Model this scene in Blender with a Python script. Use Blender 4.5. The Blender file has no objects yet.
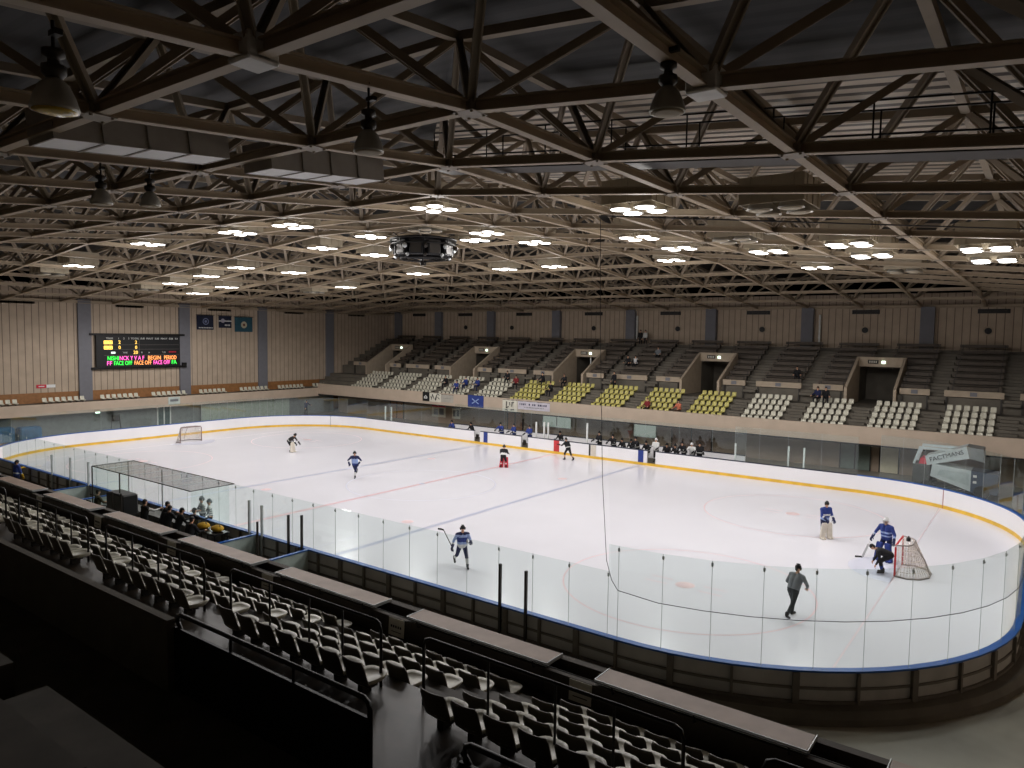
import bpy, math, random
from math import sin, cos, pi, radians, sqrt, atan2
from mathutils import Vector, Matrix
random.seed(7)
SC = bpy.context.scene
COL = SC.collection

# ------------------------------------------------------------------ materials
def lin(c):
    c = c / 255.0
    return c / 12.92 if c <= 0.04045 else ((c + 0.055) / 1.055) ** 2.4
def rgb(r, g, b): return (lin(r), lin(g), lin(b), 1.0)
MATS = {}
def mat(name, col, rough=0.6, metal=0.0, var=0.10, scale=3.0, bump=0.0, spec=0.4):
    """principled surface with a procedural wear variation"""
    if name in MATS: return MATS[name]
    m = bpy.data.materials.new(name); m.use_nodes = True
    nt = m.node_tree; nd = nt.nodes; b = nd['Principled BSDF']
    b.inputs['Roughness'].default_value = rough; b.inputs['Metallic'].default_value = metal
    b.inputs['Specular IOR Level'].default_value = spec
    tc = nd.new('ShaderNodeTexCoord'); nz = nd.new('ShaderNodeTexNoise')
    nz.inputs['Scale'].default_value = scale; nz.inputs['Detail'].default_value = 3
    nt.links.new(tc.outputs['Object'], nz.inputs['Vector'])
    rp = nd.new('ShaderNodeValToRGB')
    rp.color_ramp.elements[0].position = 0.3; rp.color_ramp.elements[1].position = 0.7
    rp.color_ramp.elements[0].color = (col[0]*(1-var), col[1]*(1-var), col[2]*(1-var), 1)
    rp.color_ramp.elements[1].color = (min(1,col[0]*(1+var)), min(1,col[1]*(1+var)), min(1,col[2]*(1+var)), 1)
    nt.links.new(nz.outputs['Fac'], rp.inputs['Fac']); nt.links.new(rp.outputs['Color'], b.inputs['Base Color'])
    if bump:
        bp = nd.new('ShaderNodeBump'); bp.inputs['Strength'].default_value = bump
        nt.links.new(nz.outputs['Fac'], bp.inputs['Height']); nt.links.new(bp.outputs['Normal'], b.inputs['Normal'])
    MATS[name] = m; return m
def ribbed(name, col, groove, axis, period, rough=0.8, width=0.12, bump=0.6):
    """vertical ribs / joints repeating along one axis"""
    if name in MATS: return MATS[name]
    m = mat(name, col, rough, var=0.08, scale=1.2)
    nt = m.node_tree; nd = nt.nodes; b = nd['Principled BSDF']
    tc = nd.new('ShaderNodeTexCoord'); sp = nd.new('ShaderNodeSeparateXYZ')
    nt.links.new(tc.outputs['Object'], sp.inputs['Vector'])
    dv = nd.new('ShaderNodeMath'); dv.operation = 'DIVIDE'; dv.inputs[1].default_value = period
    nt.links.new(sp.outputs['XYZ'.index(axis)], dv.inputs[0])
    fr = nd.new('ShaderNodeMath'); fr.operation = 'FRACT'; nt.links.new(dv.outputs[0], fr.inputs[0])
    gt = nd.new('ShaderNodeMath'); gt.operation = 'LESS_THAN'; gt.inputs[1].default_value = width
    nt.links.new(fr.outputs[0], gt.inputs[0])
    old = b.inputs['Base Color'].links[0].from_socket
    mx = nd.new('ShaderNodeMix'); mx.data_type = 'RGBA'
    nt.links.new(gt.outputs[0], mx.inputs['Factor']); nt.links.new(old, mx.inputs['A']); mx.inputs['B'].default_value = groove
    nt.links.new(mx.outputs['Result'], b.inputs['Base Color'])
    bp = nd.new('ShaderNodeBump'); bp.inputs['Strength'].default_value = bump; bp.inputs['Distance'].default_value = 0.05; bp.invert = True
    nt.links.new(gt.outputs[0], bp.inputs['Height']); nt.links.new(bp.outputs['Normal'], b.inputs['Normal'])
    return m
def emit(name, col, strength, light=False):
    if name in MATS: return MATS[name]
    m = bpy.data.materials.new(name); m.use_nodes = True; nt = m.node_tree
    nt.nodes.remove(nt.nodes['Principled BSDF'])
    e = nt.nodes.new('ShaderNodeEmission'); e.inputs['Color'].default_value = col; e.inputs['Strength'].default_value = strength
    nt.links.new(e.outputs[0], nt.nodes['Material Output'].inputs['Surface'])
    if not light: m.cycles.emission_sampling = 'NONE'
    MATS[name] = m; return m
def glass(name, tint, refl=0.10):
    if name in MATS: return MATS[name]
    m = bpy.data.materials.new(name); m.use_nodes = True; nt = m.node_tree; nd = nt.nodes
    nd.remove(nd['Principled BSDF'])
    t = nd.new('ShaderNodeBsdfTransparent'); t.inputs['Color'].default_value = tint
    g = nd.new('ShaderNodeBsdfGlossy'); g.inputs['Roughness'].default_value = 0.03; g.inputs['Color'].default_value = (.9,.95,.93,1)
    lw = nd.new('ShaderNodeLayerWeight'); lw.inputs['Blend'].default_value = .5
    mx = nd.new('ShaderNodeMixShader')
    pw = nd.new('ShaderNodeMath'); pw.operation = 'POWER'; pw.inputs[1].default_value = 5.0; nt.links.new(lw.outputs['Facing'], pw.inputs[0])
    ml = nd.new('ShaderNodeMath'); ml.operation = 'MULTIPLY_ADD'; ml.inputs[1].default_value = 0.6; ml.inputs[2].default_value = refl*.25
    nt.links.new(pw.outputs[0], ml.inputs[0]); nt.links.new(ml.outputs[0], mx.inputs['Fac'])
    nt.links.new(t.outputs[0], mx.inputs[1]); nt.links.new(g.outputs[0], mx.inputs[2])
    nt.links.new(mx.outputs[0], nd['Material Output'].inputs['Surface'])
    MATS[name] = m; return m
def netting(name, col, alpha):
    m = bpy.data.materials.new(name); m.use_nodes = True; nt = m.node_tree; nd = nt.nodes
    b = nd['Principled BSDF']; b.inputs['Base Color'].default_value = col; b.inputs['Roughness'].default_value = .8
    b.inputs['Alpha'].default_value = alpha
    MATS[name] = m; return m

# ------------------------------------------------------------------ mesh builder
def rotz(v, a): return (v[0]*cos(a)-v[1]*sin(a), v[0]*sin(a)+v[1]*cos(a), v[2])
class MB:
    def __init__(s): s.v = []; s.f = []; s.m = []; s.sm = []
    def add(s, vs, fs, mi=0, smooth=False):
        o = len(s.v); s.v += [tuple(v) for v in vs]
        for f in fs: s.f.append(tuple(i+o for i in f)); s.m.append(mi); s.sm.append(smooth)
        return s
    def box(s, x0, y0, z0, x1, y1, z1, mi=0):
        vs = [(x0,y0,z0),(x1,y0,z0),(x1,y1,z0),(x0,y1,z0),(x0,y0,z1),(x1,y0,z1),(x1,y1,z1),(x0,y1,z1)]
        return s.add(vs, [(0,3,2,1),(4,5,6,7),(0,1,5,4),(1,2,6,5),(2,3,7,6),(3,0,4,7)], mi)
    def cbox(s, c, d, a=0.0, mi=0, tilt=0.0, bev=0.0):
        """box of size d centred at c, turned by a about z after tilt about x; optional chamfer"""
        hx, hy, hz = d[0]/2, d[1]/2, d[2]/2; pts = []
        if bev:
            b = bev; fs = []
            ring = lambda z, i: [(-hx+i,-hy,z),(hx-i,-hy,z),(hx,-hy+i,z),(hx,hy-i,z),(hx-i,hy,z),(-hx+i,hy,z),(-hx,hy-i,z),(-hx,-hy+i,z)]
            sh = lambda r: [(x*(1-b/hx), y*(1-b/hy), z) for x,y,z in r]
            rs = [sh(ring(-hz,b)), ring(-hz+b,b), ring(hz-b,b), sh(ring(hz,b))]
            for r in rs: pts += r
            for k in range(3):
                for i in range(8): fs.append((k*8+i, k*8+(i+1)%8, (k+1)*8+(i+1)%8, (k+1)*8+i))
            fs.append(tuple(range(7,-1,-1))); fs.append(tuple(range(24,32)))
        else:
            pts = [(-hx,-hy,-hz),(hx,-hy,-hz),(hx,hy,-hz),(-hx,hy,-hz),(-hx,-hy,hz),(hx,-hy,hz),(hx,hy,hz),(-hx,hy,hz)]
            fs = [(0,3,2,1),(4,5,6,7),(0,1,5,4),(1,2,6,5),(2,3,7,6),(3,0,4,7)]
        out = []
        for x,y,z in pts:
            y, z = y*cos(tilt)-z*sin(tilt), y*sin(tilt)+z*cos(tilt)
            q = rotz((x,y,z), a); out.append((q[0]+c[0], q[1]+c[1], q[2]+c[2]))
        return s.add(out, fs, mi)
    def prof(s, p0, p1, poly, mi=0, up=(0,0,1)):
        """extrude a closed 2-D profile (side, up) from p0 to p1"""
        p0, p1 = Vector(p0), Vector(p1); d = (p1-p0).normalized(); u = Vector(up)
        if abs(d.dot(u)) > 0.99: u = Vector((0,1,0))
        r = d.cross(u).normalized(); u = r.cross(d)
        n = len(poly)
        vs = [p0 + r*a + u*b for a,b in poly] + [p1 + r*a + u*b for a,b in poly]
        fs = [(i,(i+1)%n,n+(i+1)%n,n+i) for i in range(n)] + [tuple(range(n-1,-1,-1)), tuple(range(n,2*n))]
        return s.add(vs, fs, mi)
    def bar(s, p0, p1, w, h, mi=0, up=(0,0,1)):
        return s.prof(p0, p1, [(-w/2,-h/2),(w/2,-h/2),(w/2,h/2),(-w/2,h/2)], mi, up)
    def ibeam(s, p0, p1, w, h, t=0.03, mi=0, up=(0,0,1)):
        a, b = w/2, h/2
        for lo, hi in ((-b,-b+t),(b-t,b)): s.prof(p0, p1, [(-a,lo),(a,lo),(a,hi),(-a,hi)], mi, up)
        return s.prof(p0, p1, [(-t/2,-b+t),(t/2,-b+t),(t/2,b-t),(-t/2,b-t)], mi, up)
    def tube(s, pts, r, n=8, mi=0, closed=False):
        pts = [Vector(p) for p in pts]; rings = []; N = len(pts)
        for i, p in enumerate(pts):
            a = pts[(i-1) % N] if (closed or i) else pts[i]; b = pts[(i+1) % N] if (closed or i < N-1) else pts[i]
            d = (b-a).normalized(); u = Vector((0,0,1)) if abs(d.z) < 0.95 else Vector((0,1,0))
            x = d.cross(u).normalized(); y = x.cross(d)
            rr = r[i] if isinstance(r, (list,tuple)) else r
            rings.append([p + x*rr*cos(2*pi*k/n) + y*rr*sin(2*pi*k/n) for k in range(n)])
        vs = [v for ring in rings for v in ring]; fs = []
        for i in range(N if closed else N-1):
            j = (i+1) % N
            for k in range(n): fs.append((i*n+k, i*n+(k+1)%n, j*n+(k+1)%n, j*n+k))
        s.add(vs, fs, mi, True)
        if not closed: s.add(rings[0], [tuple(range(n-1,-1,-1))], mi); s.add(rings[-1], [tuple(range(n))], mi)
        return s
    def lathe(s, prof, c=(0,0,0), n=16, mi=0, smooth=True):
        vs = []; fs = []
        for r, z in prof: vs += [(c[0]+r*cos(2*pi*k/n), c[1]+r*sin(2*pi*k/n), c[2]+z) for k in range(n)]
        for i in range(len(prof)-1):
            for k in range(n): fs.append((i*n+k, i*n+(k+1)%n, (i+1)*n+(k+1)%n, (i+1)*n+k))
        if prof[0][0] > 1e-6: fs.append(tuple(range(n-1,-1,-1)))
        if prof[-1][0] > 1e-6: fs.append(tuple(range((len(prof)-1)*n, len(prof)*n)))
        return s.add(vs, fs, mi, smooth)
    def ball(s, c, r, n=12, m=8, mi=0, M=None, lo=-1.0, hi=1.0):
        """ellipsoid (radii r), optionally cut between heights lo..hi, turned by matrix M"""
        if not isinstance(r, (tuple,list)): r = (r,r,r)
        M = M or Matrix.Identity(3); vs = []; fs = []
        a0, a1 = math.asin(lo), math.asin(hi)
        for i in range(m+1):
            a = a0 + (a1-a0)*i/m
            for k in range(n):
                q = M @ Vector((r[0]*cos(a)*cos(2*pi*k/n), r[1]*cos(a)*sin(2*pi*k/n), r[2]*sin(a)))
                vs.append((q.x+c[0], q.y+c[1], q.z+c[2]))
        for i in range(m):
            for k in range(n): fs.append((i*n+k, i*n+(k+1)%n, (i+1)*n+(k+1)%n, (i+1)*n+k))
        if lo > -1: fs.append(tuple(range(n-1,-1,-1)))
        if hi < 1: fs.append(tuple(range(m*n,(m+1)*n)))
        return s.add(vs, fs, mi, True)
    def capsule(s, p0, r0, p1, r1, n=10, mi=0):
        p0, p1 = Vector(p0), Vector(p1); d = p1-p0
        if d.length < 1e-5: return s.ball(p0, r0, mi=mi)
        d.normalize(); pts = []; rs = []
        for a in (80, 45, 0): pts.append(p0 - d*r0*sin(radians(a))); rs.append(r0*cos(radians(a)))
        for a in (0, 45, 80): pts.append(p1 + d*r1*sin(radians(a))); rs.append(r1*cos(radians(a)))
        u = Vector((0,0,1)) if abs(d.z) < 0.9 else Vector((0,1,0)); x = d.cross(u).normalized(); y = x.cross(d)
        vs = [p + x*r*cos(2*pi*k/n) + y*r*sin(2*pi*k/n) for p, r in zip(pts, rs) for k in range(n)]; fs = []
        for i in range(5):
            for k in range(n): fs.append((i*n+k, i*n+(k+1)%n, (i+1)*n+(k+1)%n, (i+1)*n+k))
        fs += [tuple(range(n-1,-1,-1)), tuple(range(5*n,6*n))]
        return s.add(vs, fs, mi, True)
    def mesh(s, name, mats):
        me = bpy.data.meshes.new(name); me.from_pydata(s.v, [], s.f)
        for m in mats: me.materials.append(m)
        me.polygons.foreach_set('material_index', s.m); me.polygons.foreach_set('use_smooth', s.sm)
        me.update(); return me
    def obj(s, name, mats, parent=None, loc=None):
        if not isinstance(mats, (list,tuple)): mats = [mats]
        return link(name, s.mesh(name, mats), parent, loc)
def link(name, me, parent=None, loc=None, rz=None):
    o = bpy.data.objects.new(name, me); COL.objects.link(o)
    if parent is not None: o.parent = parent
    if loc is not None: o.location = loc
    if rz is not None: o.rotation_euler = (0,0,rz)
    return o
def tag(o, label, cat, group=None, kind=None):
    if label: o['label'] = label
    if cat: o['category'] = cat
    if group: o['group'] = group
    if kind: o['kind'] = kind
    return o
def struct(o, label=None):
    o['kind'] = 'structure'
    if label: o['label'] = label
    return o
def thing(name, label, cat, loc=(0,0,0), rz=0, group=None):
    return tag(link(name, None, None, loc, rz), label, cat, group)
def dup(root, loc, rz=None, label=None, group=None):
    r = root.copy(); COL.objects.link(r); r.location = loc
    if rz is not None: r.rotation_euler = (0,0,rz)
    if label: r['label'] = label
    if group: r['group'] = group
    for ch in list(root.children):
        c = ch.copy(); COL.objects.link(c); c.parent = r
        for g in list(ch.children):
            d = g.copy(); COL.objects.link(d); d.parent = c
    return r
ORD = ['first','second','third','fourth','fifth','sixth','seventh','eighth','ninth','tenth','eleventh','twelfth','thirteenth','fourteenth','fifteenth']

# ------------------------------------------------------------------ text (built while the scene is still empty)
def text_mesh(txt, size, mats, depth=0.01):
    cu = bpy.data.curves.new('lettering', 'FONT'); cu.body = txt; cu.size = size; cu.extrude = depth
    cu.align_x = 'CENTER'; cu.align_y = 'CENTER'; cu.resolution_u = 2
    o = bpy.data.objects.new('lettering', cu); COL.objects.link(o)
    dg = bpy.context.evaluated_depsgraph_get(); me = bpy.data.meshes.new_from_object(o.evaluated_get(dg))
    bpy.data.objects.remove(o); bpy.data.curves.remove(cu)
    me.materials.clear()
    for m in mats: me.materials.append(m)
    return me

# palette -----------------------------------------------------------------
steel   = mat('painted_steel', rgb(146,132,113), .55, var=.06, scale=2)
steel_d = mat('dark_steel', rgb(58,54,50), .5, metal=.3)
black   = mat('black_paint', rgb(22,22,24), .5)
blackm  = mat('black_metal', rgb(34,33,32), .4, metal=.5)
white   = mat('white_plastic', rgb(228,228,228), .45, var=.03)
cream   = mat('cream_plastic', rgb(206,202,184), .38, var=.06)
yellowp = mat('yellow_plastic', rgb(196,186,104), .42, var=.06)
concrete= mat('concrete', rgb(112,104,92), .85, var=.14, scale=1.5, bump=.1)
concdark= mat('dark_concrete', rgb(104,98,88), .8, var=.15, scale=1.2, bump=.1)
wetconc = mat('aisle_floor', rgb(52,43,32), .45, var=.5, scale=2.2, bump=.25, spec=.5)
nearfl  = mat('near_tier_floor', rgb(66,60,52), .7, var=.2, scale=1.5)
beige   = mat('beige_facing', rgb(190,172,154), .8, var=.06, scale=1)
tanpan  = mat('tan_panel', rgb(176,160,140), .8, var=.08)
greyp   = mat('grey_pillar', rgb(118,118,124), .7, var=.05)
wood    = mat('brown_wood', rgb(150,104,62), .6, var=.15, scale=4)
bench_m = mat('bench_wood', rgb(86,76,66), .6, var=.15)
boardw  = mat('board_white', rgb(236,234,236), .32, var=.02, scale=.6)
kickm   = mat('kick_yellow', rgb(226,182,64), .4, var=.12, scale=1.5)
capblue = mat('cap_blue', rgb(30,88,166), .4, var=.08)
capnavy = mat('cap_navy', rgb(40,48,66), .4, var=.08)
boardbk = mat('board_back', rgb(178,176,172), .8, var=.14, scale=1.3)
framem  = mat('board_frame', rgb(112,106,98), .7, var=.12)
deskm   = mat('counter_top', rgb(150,128,112), .55, var=.14, scale=2.5)
greywall= mat('grey_wall', rgb(122,128,126), .8, var=.1)
paper   = mat('paper', rgb(214,210,196), .8, var=.05)
inkm    = mat('ink', rgb(50,50,54), .8)
skin    = mat('skin', rgb(205,160,132), .6, var=.05)
hairm   = mat('dark_hair', rgb(26,22,20), .6)
navy    = mat('navy_cloth', rgb(30,38,78), .8)
royal   = mat('royal_blue_cloth', rgb(44,62,132), .8)
pale_bl = mat('pale_blue_cloth', rgb(152,172,216), .8)
offwh   = mat('offwhite_cloth', rgb(214,214,212), .8)
blackc  = mat('black_cloth', rgb(26,26,30), .85)
greyc   = mat('grey_cloth', rgb(122,126,130), .85)
redc    = mat('red_cloth', rgb(206,52,70), .7)
redd    = mat('dark_red_cloth', rgb(128,38,42), .8)
yellowc = mat('yellow_cloth', rgb(206,160,40), .75)
olive   = mat('olive_cloth', rgb(70,68,50), .85)
brownc  = mat('brown_cloth', rgb(88,66,50), .85)
padw    = mat('pad_white', rgb(222,214,200), .6)
redpipe = mat('goal_red', rgb(196,40,48), .4)
goalgrey= mat('goal_frame_grey', rgb(150,142,138), .5, metal=.2)
stickm  = mat('stick_shaft', rgb(96,92,90), .5)
bladem  = mat('skate_steel', rgb(190,190,196), .3, metal=.8)
iron    = mat('railing_iron', rgb(40,38,36), .45, metal=.4)
alu     = mat('aluminium', rgb(190,194,194), .4, metal=.2)
whitepo = mat('white_post', rgb(224,226,222), .5)
paleb   = mat('pale_panel', rgb(186,196,192), .6)
led_y = emit('led_yellow', (1,.62,.12,1), 2.2); led_g = emit('led_green', (.05,.9,.08,1), 2.4)
led_m = emit('led_magenta', (1,.12,.5,1), 2.4); led_o = emit('led_orange', (1,.34,.10,1), 2.4); led_w = emit('led_white', (.8,.95,.85,1), 1.5)
led_r = emit('led_dim_red', (.45,.03,.05,1), .8)
lampm = emit('lamp_glow', (1,.97,.92,1), 9.0)
exitm = emit('exit_glow', (.75,1,.8,1), 3.0)
greenl = emit('green_glow', (.1,.9,.35,1), 1.5)

# ================================================================== people
def V(*a): return Vector(a)
def hand_into(mb, w, d, mi, side, grip=0.6, k=1.0):
    """palm, four bent fingers of different lengths and a thumb from the side of the palm"""
    d = d.normalized(); x = d.cross(Vector((0,0,1)))
    if x.length < .1: x = Vector((1,0,0))
    x.normalize(); n = x.cross(d)
    pc = w + d*.05*k
    mb.capsule(w - d*.02*k, .026*k, w + d*.08*k, .032*k, 8, mi)
    mb.capsule(pc + x*.025*k, .02*k, pc - x*.025*k, .02*k, 8, mi)
    for j, ln in enumerate((.062,.074,.068,.052)):
        b = w + d*.095*k + x*(.033-.022*j)*k
        m1 = b + (d*cos(grip) - n*sin(grip))*ln*.55*k
        m2 = m1 + (d*cos(grip*2) - n*sin(grip*2))*ln*.5*k
        mb.capsule(b, .011*k, m1, .010*k, 6, mi); mb.capsule(m1, .010*k, m2, .008*k, 6, mi)
    tb = w + d*.03*k - x*side*.032*k; t1 = tb + (d*.6 - x*side*.7 - n*.3).normalized()*.04*k; t2 = t1 + (d*.9 - n*.5).normalized()*.032*k
    mb.capsule(tb, .013*k, t1, .011*k, 6, mi); mb.capsule(t1, .011*k, t2, .009*k, 6, mi)

PADZ = {'none': 1.0, 'coat': 1.12, 'hockey': 1.24, 'goalie': 1.34}
def figure(pose, outfit, pad='none', voxel=.024, hands=True, height=1.75):
    """one continuous body mesh in a pose. returns (mesh, joints)"""
    P = dict(lean=4, twist=0, thL=2, thR=2, outL=3, outR=3, knL=4, knR=4, shL=8, shR=8, soL=12, soR=12, elL=15, elR=15, inL=5, inR=5, hp=0, ft=(0,0))
    P.update(pose); k = PADZ[pad]; s = height/1.75; R = radians
    L = R(P['lean']); sp = V(0, sin(L), cos(L)); tw = R(P['twist'])
    hipc = V(0,0,0); chest = hipc + sp*.33*s; nb = hipc + sp*.50*s
    hd = V(0, sin(L*.55+R(P['hp'])), cos(L*.55+R(P['hp']))); head = nb + hd*.185*s
    xr = V(cos(tw), sin(tw)*.8, 0)
    J = {'neck': nb, 'head': head, 'headdir': hd, 'chest': chest}
    seg = []  # region, p0, r0, p1, r1
    ws = .19*s*(1 + .4*(k-1))
    for sd in (-1, 1):
        seg.append(('torso', hipc + V(.062*sd*s,0,.0), .112*s*k, chest + xr*.082*sd*s, .112*s*k))
        seg.append(('torso', chest + xr*.082*sd*s, .112*s*k, nb - sp*.06*s + xr*.085*sd*s, .088*s*k))
    shp = {}
    for sd, n in ((-1,'L'), (1,'R')):
        sh = nb - sp*.055*s + xr*ws*sd; shp[n] = sh
        f = R(P['sh'+n]); o = R(P['so'+n]); e = R(P['el'+n]); i = R(P['in'+n])
        d1 = V(sd*sin(o), sin(f)*cos(o), -cos(f)*cos(o)); el = sh + d1*.285*s
        d2 = V(sd*sin(o)*.6 - sd*sin(i), sin(f+e), -cos(f+e)).normalized(); wr = el + d2*.25*s
        seg.append(('torso', nb - sp*.05*s + xr*.06*sd*s, .08*s*k, sh, .068*s*k))
        seg.append(('arm'+n, sh, .058*s*k, el, .045*s*k)); seg.append(('fore'+n, el, .046*s*k, wr, .033*s*k))
        J['wrist'+n] = wr; J['hand'+n] = d2
    for sd, n in ((-1,'L'), (1,'R')):
        hp = hipc + V(.098*sd*s, 0, -.03*s); f = R(P['th'+n]); o = R(P['out'+n]); kn = R(P['kn'+n])
        d1 = V(sd*sin(o), sin(f)*cos(o), -cos(f)*cos(o)); kp = hp + d1*.425*s
        d2 = V(sd*sin(o)*.7, sin(f-kn)*cos(o), -cos(f-kn)*cos(o)).normalized(); an = kp + d2*.40*s
        fp = R(P['ft'][0 if sd < 0 else 1]); fd = V(0, cos(fp), sin(fp))
        seg.append(('thigh'+n, hp, .095*s*(1+.55*(k-1)), kp, .062*s*(1+.6*(k-1))))
        seg.append(('shin'+n, kp, .060*s*k, kp.lerp(an,.4), .056*s*k)); seg.append(('shin'+n, kp.lerp(an,.4), .056*s*k, an, .040*s*k))
        seg.append(('foot'+n, an + V(0,-.03*s,-.035*s), .043*s, an + fd*.15*s + V(0,0,-.045*s), .036*s))
        J['knee'+n] = kp; J['ankle'+n] = an; J['footdir'+n] = fd
    seg.append(('neck', nb - sp*.05*s, .06*s, head - hd*.05*s, .052*s))
    mb = MB()
    for r, a, ra, b, rb in seg: mb.capsule(a, ra, b, rb, 10)
    fw = V(0, hd.z, -hd.y); Mh = Matrix((V(1,0,0), fw, hd)).transposed()
    for c, r in ((V(0,0,.02), (.074,.094,.098)), (V(0,.018,-.045), (.056,.07,.07))):
        mb.ball(head + Mh @ c*s, tuple(q*s for q in r), 12, 8, 0, Mh)
    mb.capsule(head + Mh @ V(0,.085,.02)*s, .012*s, head + Mh @ V(0,.108,-.022)*s, .016*s, 8)
    for sd in (-1,1): mb.ball(head + Mh @ V(.076*sd,-.005,-.005)*s, (.014*s,.022*s,.032*s), 8, 6, 0, Mh)
    me = mb.mesh('body', []); o = bpy.data.objects.new('tmp', me); COL.objects.link(o)
    rm = o.modifiers.new('r','REMESH'); rm.mode = 'VOXEL'; rm.voxel_size = voxel; rm.use_smooth_shade = True
    sm = o.modifiers.new('s','SMOOTH'); sm.factor = .5; sm.iterations = 3
    dg = bpy.context.evaluated_depsgraph_get(); bm = bpy.data.meshes.new_from_object(o.evaluated_get(dg))
    bpy.data.objects.remove(o); bpy.data.meshes.remove(me)
    lo = min(J['ankleL'].z, J['ankleR'].z) - .085*s
    slots = []; idx = {}
    def slot(m):
        if m.name not in idx: idx[m.name] = len(slots); slots.append(m)
        return idx[m.name]
    S2 = [(r, a, b-a, max((b-a).length_squared, 1e-9), ra, rb) for r,a,ra,b,rb in seg]
    S2.append(('head', head-hd*.05*s, hd*.1*s, (.1*s)**2, .085*s, .085*s))
    mis = []
    for p in bm.polygons:
        c = p.center; best = None
        for r, a, d, l2, ra, rb in S2:
            t = max(0., min(1., (c-a).dot(d)/l2)); q = (c-(a+d*t)).length - (ra + (rb-ra)*t)
            if best is None or q < best[0]: best = (q, r, t)
        reg, t = best[1], best[2]
        if reg == 'torso': t = max(0., min(1., (c-hipc).dot(sp)/(.50*s)))
        if reg.startswith('shin'):
            n = reg[-1]; t = max(0., min(1., (c-J['knee'+n]).dot(J['ankle'+n]-J['knee'+n])/(J['ankle'+n]-J['knee'+n]).length_squared))
        spec = outfit.get(reg) or outfit.get(reg.rstrip('LR')) or outfit['torso']
        if not isinstance(spec, (list,tuple)): spec = [(2, spec)]
        mis.append(slot(next(m for tm, m in spec if t <= tm)))
    nv = MB(); nv.v = [tuple(v.co) for v in bm.vertices]; nv.f = [tuple(p.vertices) for p in bm.polygons]; nv.m = mis; nv.sm = [True]*len(nv.f)
    bpy.data.meshes.remove(bm)
    if hands:
        hi = slot(outfit.get('hand', skin))
        for n, sd in (('L',-1),('R',1)): hand_into(nv, J['wrist'+n], J['hand'+n], hi, sd, .55, s)
    # eyes and mouth on the face
    di = slot(hairm)
    for sd in (-1,1): nv.ball(head + Mh @ V(.031*sd,.088,.012)*s, (.012*s,.007*s,.007*s), 8, 4, di, Mh)
    nv.ball(head + Mh @ V(0,.084,-.064)*s, (.024*s,.008*s,.006*s), 8, 4, slot(redd), Mh)
    nv.v = [(x,y,z-lo) for x,y,z in nv.v]
    for kk in list(J):
        if kk not in ('headdir','handL','handR','footdirL','footdirR'): J[kk] = J[kk] - V(0,0,lo)
    J['Mh'] = Mh; J['s'] = s; J['k'] = k
    return nv.mesh('body', slots), J
def helmet_mesh(J, m, cage=None):
    mb = MB(); s = J['s']; h = J['head']; M = J['Mh']
    mb.ball(h + M @ V(0,-.008,.025)*s, (.096*s,.118*s,.110*s), 14, 8, 0, M, lo=-.15)
    for sd in (-1,1): mb.capsule(h + M @ V(.092*sd,.0,.02)*s, .03*s, h + M @ V(.086*sd,.01,-.035)*s, .02*s, 8)
    mb.capsule(h + M @ V(0,-.10,.0)*s, .045*s, h + M @ V(0,-.085,-.04)*s, .04*s, 8)
    for j in (-1,0,1): mb.capsule(h + M @ V(.035*j,-.06,.14)*s, .012*s, h + M @ V(.035*j,.05,.135)*s, .01*s, 6)
    if cage is not None:
        for z in (-.09,-.06,-.03,0,.03):
            mb.tube([h + M @ V(.095*sin(a), .04+.09*cos(a), z)*s for a in [radians(q) for q in range(-80,81,20)]], .006*s, 6, 1)
        for x in (-.06,-.03,0,.03,.06): mb.tube([h + M @ V(x, .04+.088*sqrt(max(0,1-(x/.095)**2)), z)*s for z in (-.095,.035)], .005*s, 6, 1)
    return mb.mesh('helmet', [m] + ([cage] if cage else []))
def hair_mesh(J, m):
    mb = MB(); s = J['s']; h = J['head']; M = J['Mh']
    mb.ball(h + M @ V(0,-.012,.03)*s, (.084*s,.100*s,.100*s), 12, 6, 0, M, lo=-.05)
    mb.ball(h + M @ V(0,-.035,-.01)*s, (.078*s,.072*s,.085*s), 12, 6, 0, M)
    return mb.mesh('hair', [m])
def glove_mesh(J, n, m):
    mb = MB(); w = J['wrist'+n]; d = J['hand'+n]; mb.capsule(w - d*.07, .058, w + d*.0, .06, 10)
    hand_into(mb, w, d, 0, -1 if n == 'L' else 1, .6, 1.45)
    return mb.mesh('glove', [m])
def skate_mesh(J, n):
    mb = MB(); a = J['ankle'+n]; f = J['footdir'+n]
    mb.capsule(a + V(0,-.02,.06), .055, a + V(0,-.03,-.02), .05, 10, 0); mb.capsule(a + V(0,-.04,-.03), .045, a + f*.15 + V(0,0,-.045), .042, 10, 0)
    u = V(0,-f.z,f.y)
    for q in (-.03,.10): mb.bar(a + f*q - u*.06, a + f*q - u*.09, .014, .05, 1, (0,1,0))
    mb.bar(a - f*.08 - u*.095, a + f*.2 - u*.095, .008, .03, 1)
    return mb.mesh('skate', [black, bladem])
def pad_mesh(J, n, m):
    mb = MB(); k = J['knee'+n]; a = J['ankle'+n]; d = (a-k).normalized(); f = V(1,0,0).cross(d).normalized()
    if f.y < 0: f = -f
    top = k - d*.22 + f*.10; bot = a + d*.02 + f*.10
    for i in range(5):
        p = top.lerp(bot, i/5.); q = top.lerp(bot, (i+1)/5.)
        for x in (-.075, 0, .075): mb.capsule(p + V(x,0,0), .068, q + V(x,0,0), .068, 8)
    mb.capsule(bot + V(-.06,0,0), .07, bot + f*.14 + V(-.06,0,-.01), .05, 8); mb.capsule(bot + V(.06,0,0), .07, bot + f*.14 + V(.06,0,-.01), .05, 8)
    return mb.mesh('leg_pad', [m])
CACHE = {}
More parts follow.
